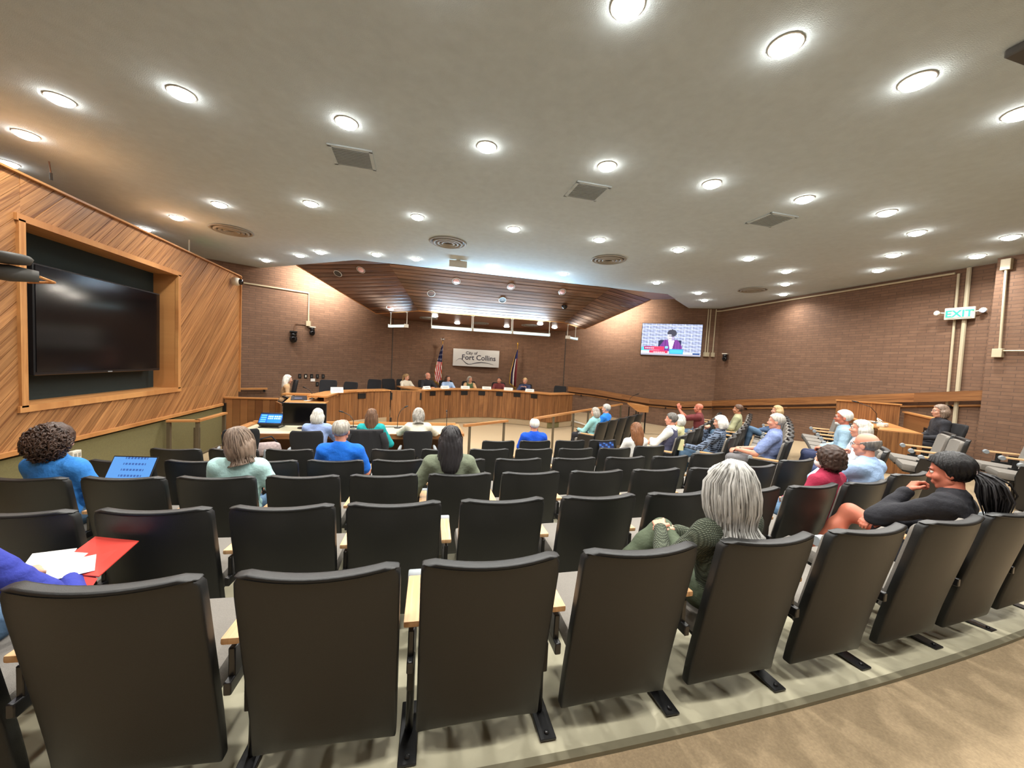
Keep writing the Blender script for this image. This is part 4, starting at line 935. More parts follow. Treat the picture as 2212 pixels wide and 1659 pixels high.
# cameras
def ptz(loc, rz, lab, big=1.0, bracket=True):
    o = empty('wall_camera', loc, rz); tag(o, lab, 'camera', 'black pan and tilt cameras')
    MB().box((0, -.08*big, .11*big), (.16*big, .2*big, .03*big)).obj('bracket', 'plastic_white' if bracket else 'plastic_black', o)
    MB().lathe([(.07*big, .0), (.07*big, .05*big), (.055*big, .09*big)], 14, c=(0, -.1*big, 0)).obj('base', 'plastic_black', o, smooth=True)
    MB().lathe([(.02, -.12*big), (.06*big, -.1*big), (.085*big, -.04*big), (.08*big, .02*big), (.03, .05*big)], 14, c=(0, -.1*big, -.04*big)).obj('head', 'plastic_black', o, smooth=True)
    MB().lathe([(.035*big, 0), (.035*big, .03)], 12, c=(0, -.185*big, -.06*big), M=Matrix.Rotation(math.pi/2, 3, 'X')).obj('lens', 'glass_black', o)
x, y, z = LB(2.7, .72, .02); ptz((x, y, z), .49, 'black camera under a cream bracket on the brick wall behind the clerk')
x, y, z = LB(3.2, .5, .02); o2 = ptz((x, y, z), .3, 'larger black camera hung askew on the brick wall behind the clerk', 1.25, False)
ptz((10.7, 11.5, .62), -1.0, 'black camera on the right brick wall beside the television')
o = empty('white_dome_camera', (XL+.03, 10.15, 1.56), math.pi/2); tag(o, 'white domed camera high on the end of the oak wall', 'camera')
MB().lathe([(.09, 0), (.09, .1), (.07, .14)], 16, c=(0, 0, 0), M=Matrix.Rotation(math.pi/2, 3, 'X')).obj('body', 'plastic_white', o, smooth=True)
MB().lathe([(.07, .13), (.06, .18), (.035, .205), (.001, .215)], 16, M=Matrix.Rotation(math.pi/2, 3, 'X')).obj('dome', 'glass_black', o, smooth=True)
# wall plates behind the clerk
k = 0
for r, zs in enumerate((-.72, -.97)):
    for c in range(5):
        if r and c < 3: continue
        x, y, z = LB(3.0-.17*c, zs, .015); white = (r == 0 and c == 1)
        o = empty('wall_plate', (x, y, z), .49); tag(o, 'white switched wall plate on the brick behind the clerk' if white else 'black wall plate on the brick behind the clerk', 'wall plate', 'wall plates behind the clerk')
        MB().box((0, 0, 0), (.085, .02, .14)).obj('plate', 'plastic_black', o, bevel=.004); MB().box((0, -.012, 0), (.035, .008, .07)).obj('switch', 'plastic_white' if white else 'vent_dark', o)
x, y, z = LB(2.62, -.84, .01); tag(MB().box((x, y, z), (.13, .008, .09), rz=.49).obj('wall_note', 'paper'), 'white paper note stuck on the brick behind the clerk', 'note')
o = empty('wall_outlet', (XL+.0, 5.95, -1.43), math.pi/2); tag(o, 'cream outlet box on the green carpeted wall', 'outlet')
MB().box((0, -.03, 0), (.13, .06, .11)).obj('box', 'plastic_white', o, bevel=.005)
for s in (-.03, .03): MB().box((s, -.063, 0), (.03, .006, .05)).obj('socket', 'vent_grey', o)
# device on an arm at the left edge, in front of the recess
o = empty('wall_arm_camera', (-3.85, 4.75, .76)); tag(o, 'grey rounded camera unit on a wall arm in front of the oak recess', 'camera')
MB().tube([(-.02, -.05, .0), (-.1, -.6, .02), (-.35, -.65, .02)], .03, 8).obj('wall_arm', 'vent_dark', o, smooth=True)
MB().lathe([(.06, .05), (.16, .045), (.18, .02), (.16, -.03), (.08, -.045)], 20).obj('upper_housing', 'vent_dark', o, smooth=True)
MB().tube([(-.16, -.08, -.13), (.0, .05, -.13), (.14, .16, -.13)], [.06, .08, .055], 12).obj('camera_body', 'vent_dark', o, smooth=True)
MB().tube([(.14, .16, -.13), (.05, .45, -.14), (-.3, .62, -.14)], .014, 6).obj('arm', 'oak_trim', o, grain=(1, 1, 0))
o = empty('ceiling_rod', (-4.9, 6.65, CEIL)); tag(o, 'thin dark rod hanging from the ceiling above the oak wall', 'rod'); MB().tube([(0, 0, 0), (-.02, .05, -.13)], .008, 6).obj('rod', 'conduit_brown', o); MB().tube([(-.02, .05, -.13), (-.03, .07, -.22)], .016, 6).obj('tip', 'vent_dark', o)
o = empty('ceiling_speaker', (4.12, 1.8, CEIL)); tag(o, 'dark square ceiling fixture above the hind seats', 'ceiling fixture')
MB().box((0, 0, -.03), (.3, .3, .06)).obj('housing', 'vent_dark', o, bevel=.01); MB().lathe([(.1, -.06), (.08, -.075), (.001, -.08)], 16, caps=False).obj('grille', 'plastic_black', o, smooth=True)

# staff desk by the right wall, turned with the right block
sd = empty('staff_desk', (9.6, 5.75, fz(9.6, 5.75)), math.atan2(.71, .70)); tag(sd, 'oak staff desk with a raised back panel near the right brick wall', 'desk')
SDR = (9.1, 4.75, fz(9.1, 4.75)+.5)
def SD(n, c, d, m='oak_dais', g=(1, 0, 0)): return MB().box(c, d).obj(n, m, sd, grain=g)
SD('front_panel', (-.2, .55, .38), (2.3, .04, .82), g=(0, 0, 1)); SD('raised_panel', (.95, .2, .58), (.04, 1.1, 1.16), g=(0, 0, 1)); SD('worktop', (-.1, .2, .74), (2.1, .66, .035), 'oak_trim')
SD('front_cap', (-.2, .56, .81), (2.34, .09, .03), 'oak_trim'); SD('raised_cap', (.95, .2, 1.17), (.09, 1.14, .03), 'oak_trim', (0, 1, 0)); SD('inner_panel', (.15, -.45, .52), (1.6, .04, .95), g=(0, 0, 1)); SD('inner_cap', (.15, -.45, 1.01), (1.66, .1, .03), 'oak_trim')
SD('side_panel', (-1.33, .25, .38), (.04, .64, .76), g=(0, 0, 1))
MB().box((-.35, -.43, .72), (.36, .02, .16)).obj('name_sign', 'plastic_black', sd); MB().box((-.35, -.418, .73), (.2, .004, .02)).obj('sign_lettering', 'paper', sd)
sd_M = Matrix.Translation(sd.location) @ Matrix.Rotation(sd.rotation_euler.z, 4, 'Z')
wp = lambda x, y, z: tuple(sd_M @ Vector((x, y, z)))
gooseneck(wp(.2, .2, .757), 2.2, .42, .3, 'white necked gooseneck microphone on the staff desk')
o = empty('white_cable', wp(0, .2, .757), sd.rotation_euler.z); tag(o, 'white cables looped over the staff desk', 'cable')
for k in range(2): MB().tube([(-.5+.2*i, .1*math.sin(i*1.3+k), .02+.12*max(0, math.sin(i*.9+k))) for i in range(6)], .012, 6).obj('cable', 'plastic_white', o, smooth=True)
o = empty('desk_adapter', wp(-.45, .25, .757), .3); tag(o, 'white rounded adapter lying on the staff desk', 'adapter'); MB().box((0, 0, .035), (.28, .12, .07)).obj('body', 'plastic_white', o, bevel=.02, seg=2); MB().box((.16, 0, .03), (.06, .05, .03)).obj('plug', 'plastic_grey', o)
office_chair((9.1, 4.72, fz(9.1, 4.72)), .85, 'black office chair of the person at the staff desk', 'chairs by the staff desk', h=.98, white=False)
# ------------------------------------------------------------------ people: smooth implicit bodies meshed with surface nets
def surface_net(F, org, h):
    s = F < 0
    c = np.zeros(tuple(n-1 for n in F.shape), np.int8)
    for a in (0, 1):
        for b in (0, 1):
            for d in (0, 1): c += s[a:F.shape[0]-1+a, b:F.shape[1]-1+b, d:F.shape[2]-1+d]
    I = np.argwhere((c > 0) & (c < 8))
    if not len(I): return np.zeros((0, 3)), []
    idx = -np.ones(c.shape, np.int64); idx[tuple(I.T)] = np.arange(len(I))
    acc = np.zeros((len(I), 3)); cnt = np.zeros(len(I))
    cor = [(a, b, d) for a in (0, 1) for b in (0, 1) for d in (0, 1)]
    for p in cor:
        for ax in range(3):
            if p[ax]: continue
            q = list(p); q[ax] = 1
            f0 = F[I[:, 0]+p[0], I[:, 1]+p[1], I[:, 2]+p[2]]; f1 = F[I[:, 0]+q[0], I[:, 1]+q[1], I[:, 2]+q[2]]
            m = (f0 < 0) != (f1 < 0); t = np.where(m, f0/np.where(m, f0-f1, 1), 0)
            pt = np.array(p, float)[None]+np.zeros((len(I), 3)); pt[:, ax] += t
            acc[m] += pt[m]; cnt[m] += 1
    V = (I+acc/cnt[:, None])*h+np.array(org)
    quads = []
    for ax in range(3):
        u, w = (ax+1) % 3, (ax+2) % 3
        sl0 = [slice(None)]*3; sl1 = [slice(None)]*3; sl0[ax] = slice(0, -1); sl1[ax] = slice(1, None)
        E = np.argwhere(s[tuple(sl0)] != s[tuple(sl1)])
        E = E[(E[:, u] > 0) & (E[:, w] > 0) & (E[:, u] < F.shape[u]-1) & (E[:, w] < F.shape[w]-1)]
        q = []
        for du, dw in ((1, 1), (0, 1), (0, 0), (1, 0)):
            J = E.copy(); J[:, u] -= du; J[:, w] -= dw; q.append(idx[tuple(J.T)])
        q = np.stack(q, 1); inside = s[tuple(E.T)]
        q[~inside] = q[~inside][:, ::-1]; quads.append(q)
    Q = np.concatenate(quads); Q = Q[(Q >= 0).all(1)]
    return V, Q
def Cn(a, b, ra, rb=None): return ('c', np.array(a, float), np.array(b, float), ra, ra if rb is None else rb)
def El(c, r, R=None, sub=False): return ('s' if sub else 'e', np.array(c, float), np.array(r, float), None if R is None else np.array(R, float))
def sdf(prims, h, k=.03, cut=None, noise=None, grow=0.0):
    lo, hi = np.full(3, 9.), np.full(3, -9.); bb = []
    for p in prims:
        if p[0] == 'c': l = np.minimum(p[1]-p[3], p[2]-p[4]); u = np.maximum(p[1]+p[3], p[2]+p[4])
        else: r = p[2].max() if p[3] is not None else p[2]; l, u = p[1]-r, p[1]+r
        l = l-grow; u = u+grow; bb.append((l, u))
        if p[0] != 's': lo = np.minimum(lo, l); hi = np.maximum(hi, u)
    lo = lo-2.5*h; hi = hi+2.5*h; n = np.ceil((hi-lo)/h).astype(int)+1
    ax = [lo[i]+h*np.arange(n[i]) for i in range(3)]; F = np.full(tuple(n), 1.0)
    for p, (l, u) in zip(prims, bb):
        i0 = np.clip(((l-k-2*h-lo)/h).astype(int), 0, n-1); i1 = np.clip(((u+k+2*h-lo)/h).astype(int)+2, 1, n)
        sl = tuple(slice(a, b) for a, b in zip(i0, i1))
        X, Y, Z = ax[0][sl[0]][:, None, None], ax[1][sl[1]][None, :, None], ax[2][sl[2]][None, None, :]
        if p[0] == 'c':
            a, b = p[1], p[2]; d = b-a; L = max(d@d, 1e-9)
            t = np.clip(((X-a[0])*d[0]+(Y-a[1])*d[1]+(Z-a[2])*d[2])/L, 0, 1)
            D = np.sqrt((X-a[0]-t*d[0])**2+(Y-a[1]-t*d[1])**2+(Z-a[2]-t*d[2])**2)-(p[3]+(p[4]-p[3])*t)-grow
        else:
            x, y, z = X-p[1][0], Y-p[1][1], Z-p[1][2]
            if p[3] is not None:
                R = p[3]; x, y, z = R[0, 0]*x+R[1, 0]*y+R[2, 0]*z, R[0, 1]*x+R[1, 1]*y+R[2, 1]*z, R[0, 2]*x+R[1, 2]*y+R[2, 2]*z
            r = p[2]+grow
            k0 = np.sqrt((x/r[0])**2+(y/r[1])**2+(z/r[2])**2); k1 = np.sqrt((x/r[0]**2)**2+(y/r[1]**2)**2+(z/r[2]**2)**2)
            D = k0*(k0-1)/np.maximum(k1, 1e-6)
        G = F[sl]
        if p[0] == 's':
            hh = np.maximum(k*.4-np.abs(G+D), 0)/(k*.4); F[sl] = np.maximum(G, -D)+hh*hh*k*.1
        else:
            hh = np.maximum(k-np.abs(G-D), 0)/k; F[sl] = np.minimum(G, D)-hh*hh*k*.25
    X, Y, Z = ax[0][:, None, None], ax[1][None, :, None], ax[2][None, None, :]
    if noise: F = F+noise(X, Y, Z)
    if cut: F = np.maximum(F, cut(X, Y, Z))
    return surface_net(F, lo, h)
def to_mesh(name, parts, mat):
    V = np.concatenate([p[0] for p in parts]); n = 0; Q = []
    for p in parts:
        if len(p[1]): Q.append(np.asarray(p[1])+n)
        n += len(p[0])
    me = bpy.data.meshes.new(name); me.from_pydata(V.tolist(), [], np.concatenate(Q).tolist()); me.update()
    me.materials.append(MATS[mat]); me.polygons.foreach_set('use_smooth', [True]*len(me.polygons))
    return me
def rotm(yaw, pitch, roll=0):
    return np.array(Matrix.Rotation(yaw, 3, 'Z') @ Matrix.Rotation(-pitch, 3, 'X') @ Matrix.Rotation(roll, 3, 'Y'))
def xf(prims, c, R, s=1.0):
    out = []
    for p in prims:
        if p[0] == 'c': out.append(('c', c+R@(p[1]*s), c+R@(p[2]*s), p[3]*s, p[4]*s))
        else: out.append((p[0], c+R@(p[1]*s), p[2]*s, R if p[3] is None else R@p[3]))
    return out
HEAD = [El((0, -.012, .035), (.073, .093, .082)), El((0, .02, -.03), (.058, .068, .086)), Cn((0, .062, -.094), (0, .045, -.08), .019, .028),
        Cn((-.046, .0, -.058), (-.012, .058, -.09), .022, .018), Cn((.046, .0, -.058), (.012, .058, -.09), .022, .018), Cn((0, .082, .014), (0, .104, -.024), .008, .012),
        El((-.012, .092, -.03), (.01, .012, .008)), El((.012, .092, -.03), (.01, .012, .008)),
        Cn((-.034, .076, .026), (.034, .076, .026), .011), El((-.036, .058, -.026), (.026, .026, .026)), El((.036, .058, -.026), (.026, .026, .026)),
        El((-.075, -.008, -.01), (.009, .022, .031)), El((.075, -.008, -.01), (.009, .022, .031)), El((0, .083, -.058), (.024, .012, .007)), El((0, .081, -.068), (.021, .012, .008)),
        El((-.03, .097, .006), (.016, .016, .011), sub=True), El((.03, .097, .006), (.016, .016, .011), sub=True)]
def hairline(low=-.075):
    ys = [-.2, -.04, -.005, .012, .03, .06, .085, .2]; zs = [low, low, -.05, .02, .035, .07, .075, .075]
    return lambda y: np.interp(y, ys, zs)
def HF(c, R):
    """world -> head frame"""
    return lambda X, Y, Z: (R[0, 0]*(X-c[0])+R[1, 0]*(Y-c[1])+R[2, 0]*(Z-c[2]), R[0, 1]*(X-c[0])+R[1, 1]*(Y-c[1])+R[2, 1]*(Z-c[2]), R[0, 2]*(X-c[0])+R[1, 2]*(Y-c[1])+R[2, 2]*(Z-c[2]))
def hair_mesh(style, c, R, s, h, grow=.012):
    fr_ = HF(c, R); amp = .0025
    hl = hairline(-.085 if style != 'short' else -.07)
    def cut(X, Y, Z):
        x, y, z = fr_(X, Y, Z); x, y, z = x/s, y/s, z/s
        f = hl(y)-z
        if style == 'bald': f = np.maximum(f, z-.03-.25*(-y))
        if style == 'thin': f = np.maximum(f, .056-np.hypot(x, y+.012))
        if style in ('bob', 'long', 'tail', 'wavy'): f = np.minimum(f, np.maximum(z-.02, y-.028))      # curtain behind the ears
        if style == 'curly': f = np.minimum(np.maximum(np.maximum(y-.06-.2*z, -z-.09), f-.2), f)
        return f*s*.8
    def noise(X, Y, Z):
        x, y, z = fr_(X, Y, Z); a = np.arctan2(x, -y+.001)
        if style == 'curly': return .006*np.sin(95*x+2*np.sin(60*z))*np.sin(90*y+1)*np.sin(85*z)
        return amp*np.sin(a*26+3*np.sin(z*18))+.0015*np.sin(a*61+z*30)
    P = [El((0, -.014, .036), (.073, .093, .082))]
    if style == 'bob': P += [Cn((-.06, -.03, -.02), (-.055, -.045, -.11), .04, .03), Cn((.06, -.03, -.02), (.055, -.045, -.11), .04, .03), El((0, -.07, -.05), (.085, .05, .09))]
    if style == 'long': P += [El((0, -.075, -.08), (.088, .045, .14)), El((0, -.085, -.19), (.075, .035, .1)), Cn((-.065, -.02, 0), (-.07, -.04, -.16), .03), Cn((.065, -.02, 0), (.07, -.04, -.16), .03)]
    if style == 'wavy': P += [El((0, -.06, -.03), (.095, .06, .09)), Cn((-.07, -.02, -.02), (-.075, -.02, -.09), .035, .025), Cn((.07, -.02, -.02), (.075, -.02, -.09), .035, .025)]
    if style == 'tail': P += [Cn((0, -.1, .05), (0, -.125, 0), .035), Cn((0, -.125, 0), (.0, -.12, -.17), .035, .02)]
    if style == 'curly': P = [El((0, -.03, .02), (.1, .105, .105)), El((0, -.05, -.05), (.1, .08, .08))]
    return sdf(xf(P, c, R, s), h, .02, cut, noise, grow*s)
def hand_prims(w, d, n, side, curl=.5, s=1.0):
    """w wrist, d pointing direction, n back-of-hand normal; side=+1 puts the thumb on d x n"""
    w = np.array(w, float); d = np.array(d, float); d /= np.linalg.norm(d); n = np.array(n, float); n -= d*(n@d); n /= np.linalg.norm(n); l = np.cross(d, n)*side
    P = []
    for i, (o, L) in enumerate(((.03, .07), (.01, .078), (-.01, .073), (-.029, .058))):
        k = w+d*.088*s+l*o*s; P.append(Cn(w+d*.012*s+l*o*.6*s, k, .0135*s, .0115*s)); a = curl*(.8+.1*i); p = k
        for j, f in enumerate((.45, .3, .25)):
            dd = d*math.cos(a)-n*math.sin(a); q = p+dd*L*f*s; P.append(Cn(p, q, (.0098-.0009*j)*s, (.009-.0009*j)*s)); p = q; a += curl*.9
    b = w+d*.03*s+l*.03*s; m = b+(d*.7+l*.5-n*.45)*.036*s; P += [Cn(w+d*.015*s+l*.014*s, b, .015*s, .0135*s), Cn(b, m, .0125*s, .011*s), Cn(m, m+(d*.9+l*.05-n*.4)*.032*s, .0105*s, .0085*s)]
    return P
plain('skin_light', srgb(214, 158, 132), .5, var=.08, scale=14, spec=.35); plain('skin_pink', srgb(216, 150, 126), .5, var=.1, scale=14, spec=.35); plain('skin_tan', srgb(188, 128, 96), .5, var=.09, scale=14, spec=.35); plain('skin_ruddy', srgb(196, 116, 92), .5, var=.1, scale=14, spec=.35)
plain('eye_white', srgb(226, 222, 214), .2, var=.02); plain('eye_dark', srgb(40, 30, 24), .2, var=.05); plain('lips', srgb(176, 96, 86), .45, var=.05); plain('shoe_dark', srgb(36, 33, 32), .5, var=.1); plain('lens_glass', srgb(40, 40, 42), .1)
def hair_mat(name, a, b):
    m, nt, bs = nmat(name); tc = N(nt, 'ShaderNodeTexCoord'); mp = N(nt, 'ShaderNodeMapping'); mp.inputs['Scale'].default_value = (60, 60, 7); nt.links.new(tc.outputs['Object'], mp.inputs[0])
    nz = N(nt, 'ShaderNodeTexNoise', i_Scale=1.0, i_Detail=3.0); nt.links.new(mp.outputs[0], nz.inputs['Vector']); ge = N(nt, 'ShaderNodeNewGeometry')
    ad = N(nt, 'ShaderNodeMath', operation='MULTIPLY_ADD', i_1=.5); nt.links.new(ge.outputs['Random Per Island'], ad.inputs[0]); nt.links.new(nz.outputs['Fac'], ad.inputs[2])
    cr = N(nt, 'ShaderNodeValToRGB'); nt.links.new(ad.outputs[0], cr.inputs[0]); cr.color_ramp.elements[0].position = .4; cr.color_ramp.elements[0].color = a; cr.color_ramp.elements[1].position = .95; cr.color_ramp.elements[1].color = b
    nt.links.new(cr.outputs[0], bs.inputs['Base Color']); bs.inputs['Roughness'].default_value = .45; bs.inputs['Specular IOR Level'].default_value = .35
    bp = N(nt, 'ShaderNodeBump', i_Strength=.5, i_Distance=.006); nt.links.new(nz.outputs['Fac'], bp.inputs['Height']); nt.links.new(bp.outputs[0], bs.inputs['Normal'])
for n_, a, b in (('silver', (82, 80, 76), (200, 199, 194)), ('white', (170, 166, 156), (236, 234, 226)), ('grey', (96, 90, 82), (190, 184, 174)), ('dark_grey', (62, 58, 54), (140, 136, 130)), ('brown', (70, 50, 38), (132, 98, 74)), ('ash', (74, 60, 50), (136, 116, 100)),
                 ('dark_brown', (34, 24, 20), (78, 58, 48)), ('black', (12, 11, 12), (44, 42, 44)), ('blonde', (140, 110, 74), (206, 178, 130)), ('auburn', (76, 46, 30), (138, 92, 60))):
    hair_mat('hair_'+n_, srgb(*a), srgb(*b))
def cloth(name, col, var=.1, scale=24, bump=.5, bs=40, **k):
    if name not in MATS: plain(name, srgb(*col), .9, var=var, scale=scale, bump=bump, bscale=bs, **k)
    return name
def strands(style, c, R, s, n, mat, parent, seed=1):
    """hair locks as tapered tubes running from the parting down over the hair shape"""
    rg = np.random.default_rng(seed); mb = MB()
    prof = {'bob': [(.132, .012), (.122, .055), (.09, .088), (.04, .108), (-.02, .116), (-.075, .112), (-.115, .098), (-.145, .094), (-.17, .108), (-.182, .124)],
            'long': [(.128, .012), (.116, .052), (.085, .082), (.04, .097), (-.03, .102), (-.1, .1), (-.17, .096), (-.24, .086), (-.29, .074)],
            'wavy': [(.13, .012), (.118, .055), (.085, .09), (.04, .107), (-.02, .115), (-.07, .112), (-.11, .1), (-.13, .092)],
            'half': [(.128, .012), (.116, .05), (.085, .08), (.04, .093), (-.01, .094), (-.05, .088), (-.12, .09), (-.19, .084), (-.24, .07)]}[style]
    for i in range(n):
        a = rg.uniform(-2.2, 2.2); front = abs(a) > 1.75; jit = rg.normal(0, .004); cutz = -prof[-1][0]*rg.uniform(.86, 1.06); pts = []; rad = []
        tw = rg.normal(0, .05); L = len(prof); stop = max(5, int(L*rg.uniform(.8, 1.0))) if rg.random() < .35 else L
        for j, (z, r) in enumerate(prof[:stop]):
            q = a*(.55+.45*min(1, j/3))+tw*j/L; r2 = r+jit*(j > 0)+.003*math.sin(j*1.3+i)
            x = r2*math.sin(q)*.86; y = -r2*math.cos(q)-.012
            if style in ('long', 'half') and z < -.06: y = min(y, -.02)*1.0; x *= .92
            pts.append(c+R@(np.array((x, y, z))*s)); rad.append((.0062 if j < 2 else .0052-.0032*j/L)*s)
        mb.tube([tuple(p) for p in pts], rad, 4)
    o = mb.obj('hair_locks', mat, parent, smooth=True); return o
def curls(c, R, s, cen, rad, n, mat, parent, seed=2):
    rg = np.random.default_rng(seed); mb = MB(); cen, rad = np.array(cen), np.array(rad)
    for i in range(n):
        v = rg.normal(size=3); v /= np.linalg.norm(v)
        if v[1] > .45 and v[2] < .55: continue
        p = cen+v*rad*rg.uniform(.9, 1.03); t = np.cross(v, rg.normal(size=3)); t /= np.linalg.norm(t); b = np.cross(v, t); ph = rg.uniform(0, 6)
        mb.tube([tuple(c+R@((p+t*.014*math.cos(ph+a)+b*.014*math.sin(ph+a)+v*.004*math.sin(2*a)+np.array((0, 0, -.006*a)))*s)) for a in np.linspace(0, 6.5, 9)], .0058*s, 4)
    mb.obj('curls', mat, parent, smooth=True)
PEOPLE = []
def person(lab, loc, rz, s=.95, lean=-.12, roll=0.0, yaw=0.0, nod=0.0, tilt=0.0, skin='skin_light', hair='short', hmat='hair_grey', top='c_blue', sleeve='long', bottom='c_jeans', arms=None, legs=None, hands=None,
           glasses=False, h=.014, hh=.008, lock=0, hs=1.0, hgrow=.012, skirt=False, belly=0.0, group=None, extra=None, legs_on=True, bare=False, mask=False, vest=None, collar=True):
    o = empty('person', loc, rz); tag(o, lab, 'person', group); A = lambda *v: np.array(v, float)*s
    sp = np.array((math.sin(roll), math.sin(lean)*math.cos(roll), math.cos(lean)*math.cos(roll)))
    P = A(0, -.02, .09); B = P+sp*.17*s; C = P+sp*.29*s; Sc = P+sp*.385*s; Nb = P+sp*.43*s
    hd = np.array((sp[0]*.6, sp[1]*.4+.12+.3*max(nod, 0), 1.0)); hd /= np.linalg.norm(hd); Hc = Nb+hd*.165*s
    Rt = rotm(0, lean, -roll*0)*1.0; Rt = np.array(Matrix.Rotation(roll, 3, 'Y') @ Matrix.Rotation(-lean, 3, 'X')); Rh = rotm(yaw, nod, tilt)
    lat = Rt@np.array((1., 0, 0)); Sh = {-1: Sc-lat*.168*s, 1: Sc+lat*.168*s}
    arms = arms or {}; ar = {}
    for k in (-1, 1):
        e, w = arms.get(k, ((k*.235, .03, .23), (k*.09, .24, .19))); ar[k] = (A(*e), A(*w))
    legs = legs or {}; lg = {}
    for k in (-1, 1):
        kn, an = legs.get(k, ((k*.11, .43, .05), (k*.11, .47, -.37))); lg[k] = (A(k*.09, .0, .07), A(*kn), A(*an))
    torso = [El(P, A(.165, .125, .105), Rt), El(B, A(.145+belly*.3, .108+belly, .14), Rt), El(C, A(.158, .105, .15), Rt), Cn(Sh[-1]-lat*-.02*s, Sh[1]-lat*.02*s, .056*s), Cn(Nb-sp*.005, Sh[-1]*.75+Nb*.25-sp*.02, .05*s, .05*s), Cn(Nb-sp*.005, Sh[1]*.75+Nb*.25-sp*.02, .05*s, .05*s)]
    neck = [Cn(Nb-sp*.03, Hc-hd*.05*s-np.array((0, .012, 0)), .054*s, .05*s)]
    up = lambda k: Cn(Sh[k], ar[k][0], .05*s, .041*s); fo = lambda k, f=1.0: Cn(ar[k][0], ar[k][0]+(ar[k][1]-ar[k][0])*f, .041*s, (.041-.013*f)*s)
    th = lambda k: Cn(lg[k][0], lg[k][1], .082*s, .056*s); shn = lambda k, f=1.0: [Cn(lg[k][1], lg[k][1]+(lg[k][2]-lg[k][1])*.35, .054*s, .055*s), Cn(lg[k][1]+(lg[k][2]-lg[k][1])*.35, lg[k][1]+(lg[k][2]-lg[k][1])*f, .055*s, .036*s)]
    body = torso+neck+[up(-1), up(1), fo(-1), fo(1)]+([th(-1), th(1)]+shn(-1)+shn(1) if legs_on else [])
    parts = [sdf(body, h*1.15 if not bare else h*.8, .04*s)]
    parts.append(sdf(xf(HEAD, Hc, Rh, s)+[Cn(Hc-hd*.06*s, Nb, .046*s, .05*s)], hh, .014*s))
    hands = hands or {}
    for k in (-1, 1):
        e, w = ar[k]; d = (w-e)/np.linalg.norm(w-e); hk = hands.get(k, {})
        if hk is None: continue
        dd = np.array(hk.get('d', d+np.array((-k*.5, .1, -.1)))); nn = np.array(hk.get('n', (k*.3, -.15, 1)))
        parts.append(sdf(hand_prims(w-d*.01, dd, nn, hk.get('t', -k), hk.get('curl', .55), s*1.02), .0065 if hh > .006 else .0045, .008))
    link('body', to_mesh('body', parts, skin), o)
    g = torso+[Cn(Nb-sp*.02, Nb+sp*.012*s, .058*s, .05*s)]
    sl = {'long': [up(-1), up(1), fo(-1, .95), fo(1, .95)], 'short': [Cn(Sh[k], Sh[k]+(ar[k][0]-Sh[k])*.8, .057*s, .056*s) for k in (-1, 1)], 'none': [], 'three': [up(-1), up(1), fo(-1, .5), fo(1, .5)]}[sleeve]
    wr = lambda X, Y, Z: .0028*np.sin(38*X+9*np.sin(11*Z))*np.sin(31*Z+8*Y)+.002*np.sin(60*Y+20*X)
    link('top', to_mesh('top', [sdf(g+sl, h, .045*s, noise=wr, grow=.013*s)], top), o)
    if collar: link('collar', to_mesh('collar', [sdf([Cn(Nb+lat*.05*s*math.sin(t)+np.array((0, .05*s*math.cos(t), .016*s+.012*s*(math.cos(t) < 0))), Nb+lat*.05*s*math.sin(t+.5)+np.array((0, .05*s*math.cos(t+.5), .016*s+.012*s*(math.cos(t+.5) < 0))), .011*s) for t in np.arange(.5, 5.8, .5)], .008, .01)], top), o)
    if vest: link('vest', to_mesh('vest', [sdf([El(P+sp*.03, A(.165, .125, .105), Rt), El(B, A(.15, .112, .14), Rt), El(C, A(.158, .108, .145), Rt), Cn(Sh[-1]+lat*.06*s, Sh[1]-lat*.06*s, .06*s)], h, .04, noise=wr, grow=.022*s)], vest), o)
    if legs_on:
        tr = [El(P-np.array((0, -.01, .01)), A(.165, .13, .1))]
        if skirt: tr += [Cn(lg[k][0], lg[k][0]+(lg[k][1]-lg[k][0])*.62, .088*s, .074*s) for k in (-1, 1)]
        else: tr += [th(-1), th(1)]+shn(-1, .92)+shn(1, .92)
        link('skirt' if skirt else 'trousers', to_mesh('trousers', [sdf(tr, h, .035*s, noise=wr, grow=.011*s)], bottom), o)
        for k in (-1, 1):
            a = lg[k][2]; f = np.array((k*.02, .17, -.055))*s; link('shoe', to_mesh('shoe', [sdf([Cn(a+np.array((0, -.03, -.045))*s, a+f, .042*s, .034*s), Cn(a+np.array((0, 0, -.01))*s, a+np.array((0, -.01, -.05))*s, .042*s)], .012, .03)], 'shoe_dark'), o)
    ey = MB(); ir = MB()
    for k in (-1, 1):
        p_ = Hc+Rh@(np.array((k*.03, .0755, .006))*s); ey.lathe([(.0115*math.sin(t)*s, .0115*math.cos(t)*s) for t in np.linspace(.05, 3.09, 7)], 10, c=tuple(p_)); q_ = p_+Rh@(np.array((0, .0085, 0))*s); ir.lathe([(.0058*math.sin(t)*s, .0058*math.cos(t)*s) for t in np.linspace(.05, 3.09, 5)], 8, c=tuple(q_))
    eo = ey.obj('eyes', 'eye_white', o, smooth=True); ir.obj('irises', 'eye_dark', eo, smooth=True)
    eb = MB()
    for k in (-1, 1): eb.tube([tuple(Hc+Rh@(np.array(v)*s)) for v in ((k*.012, .09, .026), (k*.03, .089, .032), (k*.05, .074, .026))], [.003*s, .0042*s, .002*s], 5)
    eb.obj('eyebrows', hmat, o, smooth=True)
    link('lips', to_mesh('lips', [sdf(xf([El((0, .0865, -.0575), (.022, .0105, .0055)), El((0, .085, -.067), (.019, .0105, .0065))], Hc, Rh, s), .004, .004)], 'lips'), o)
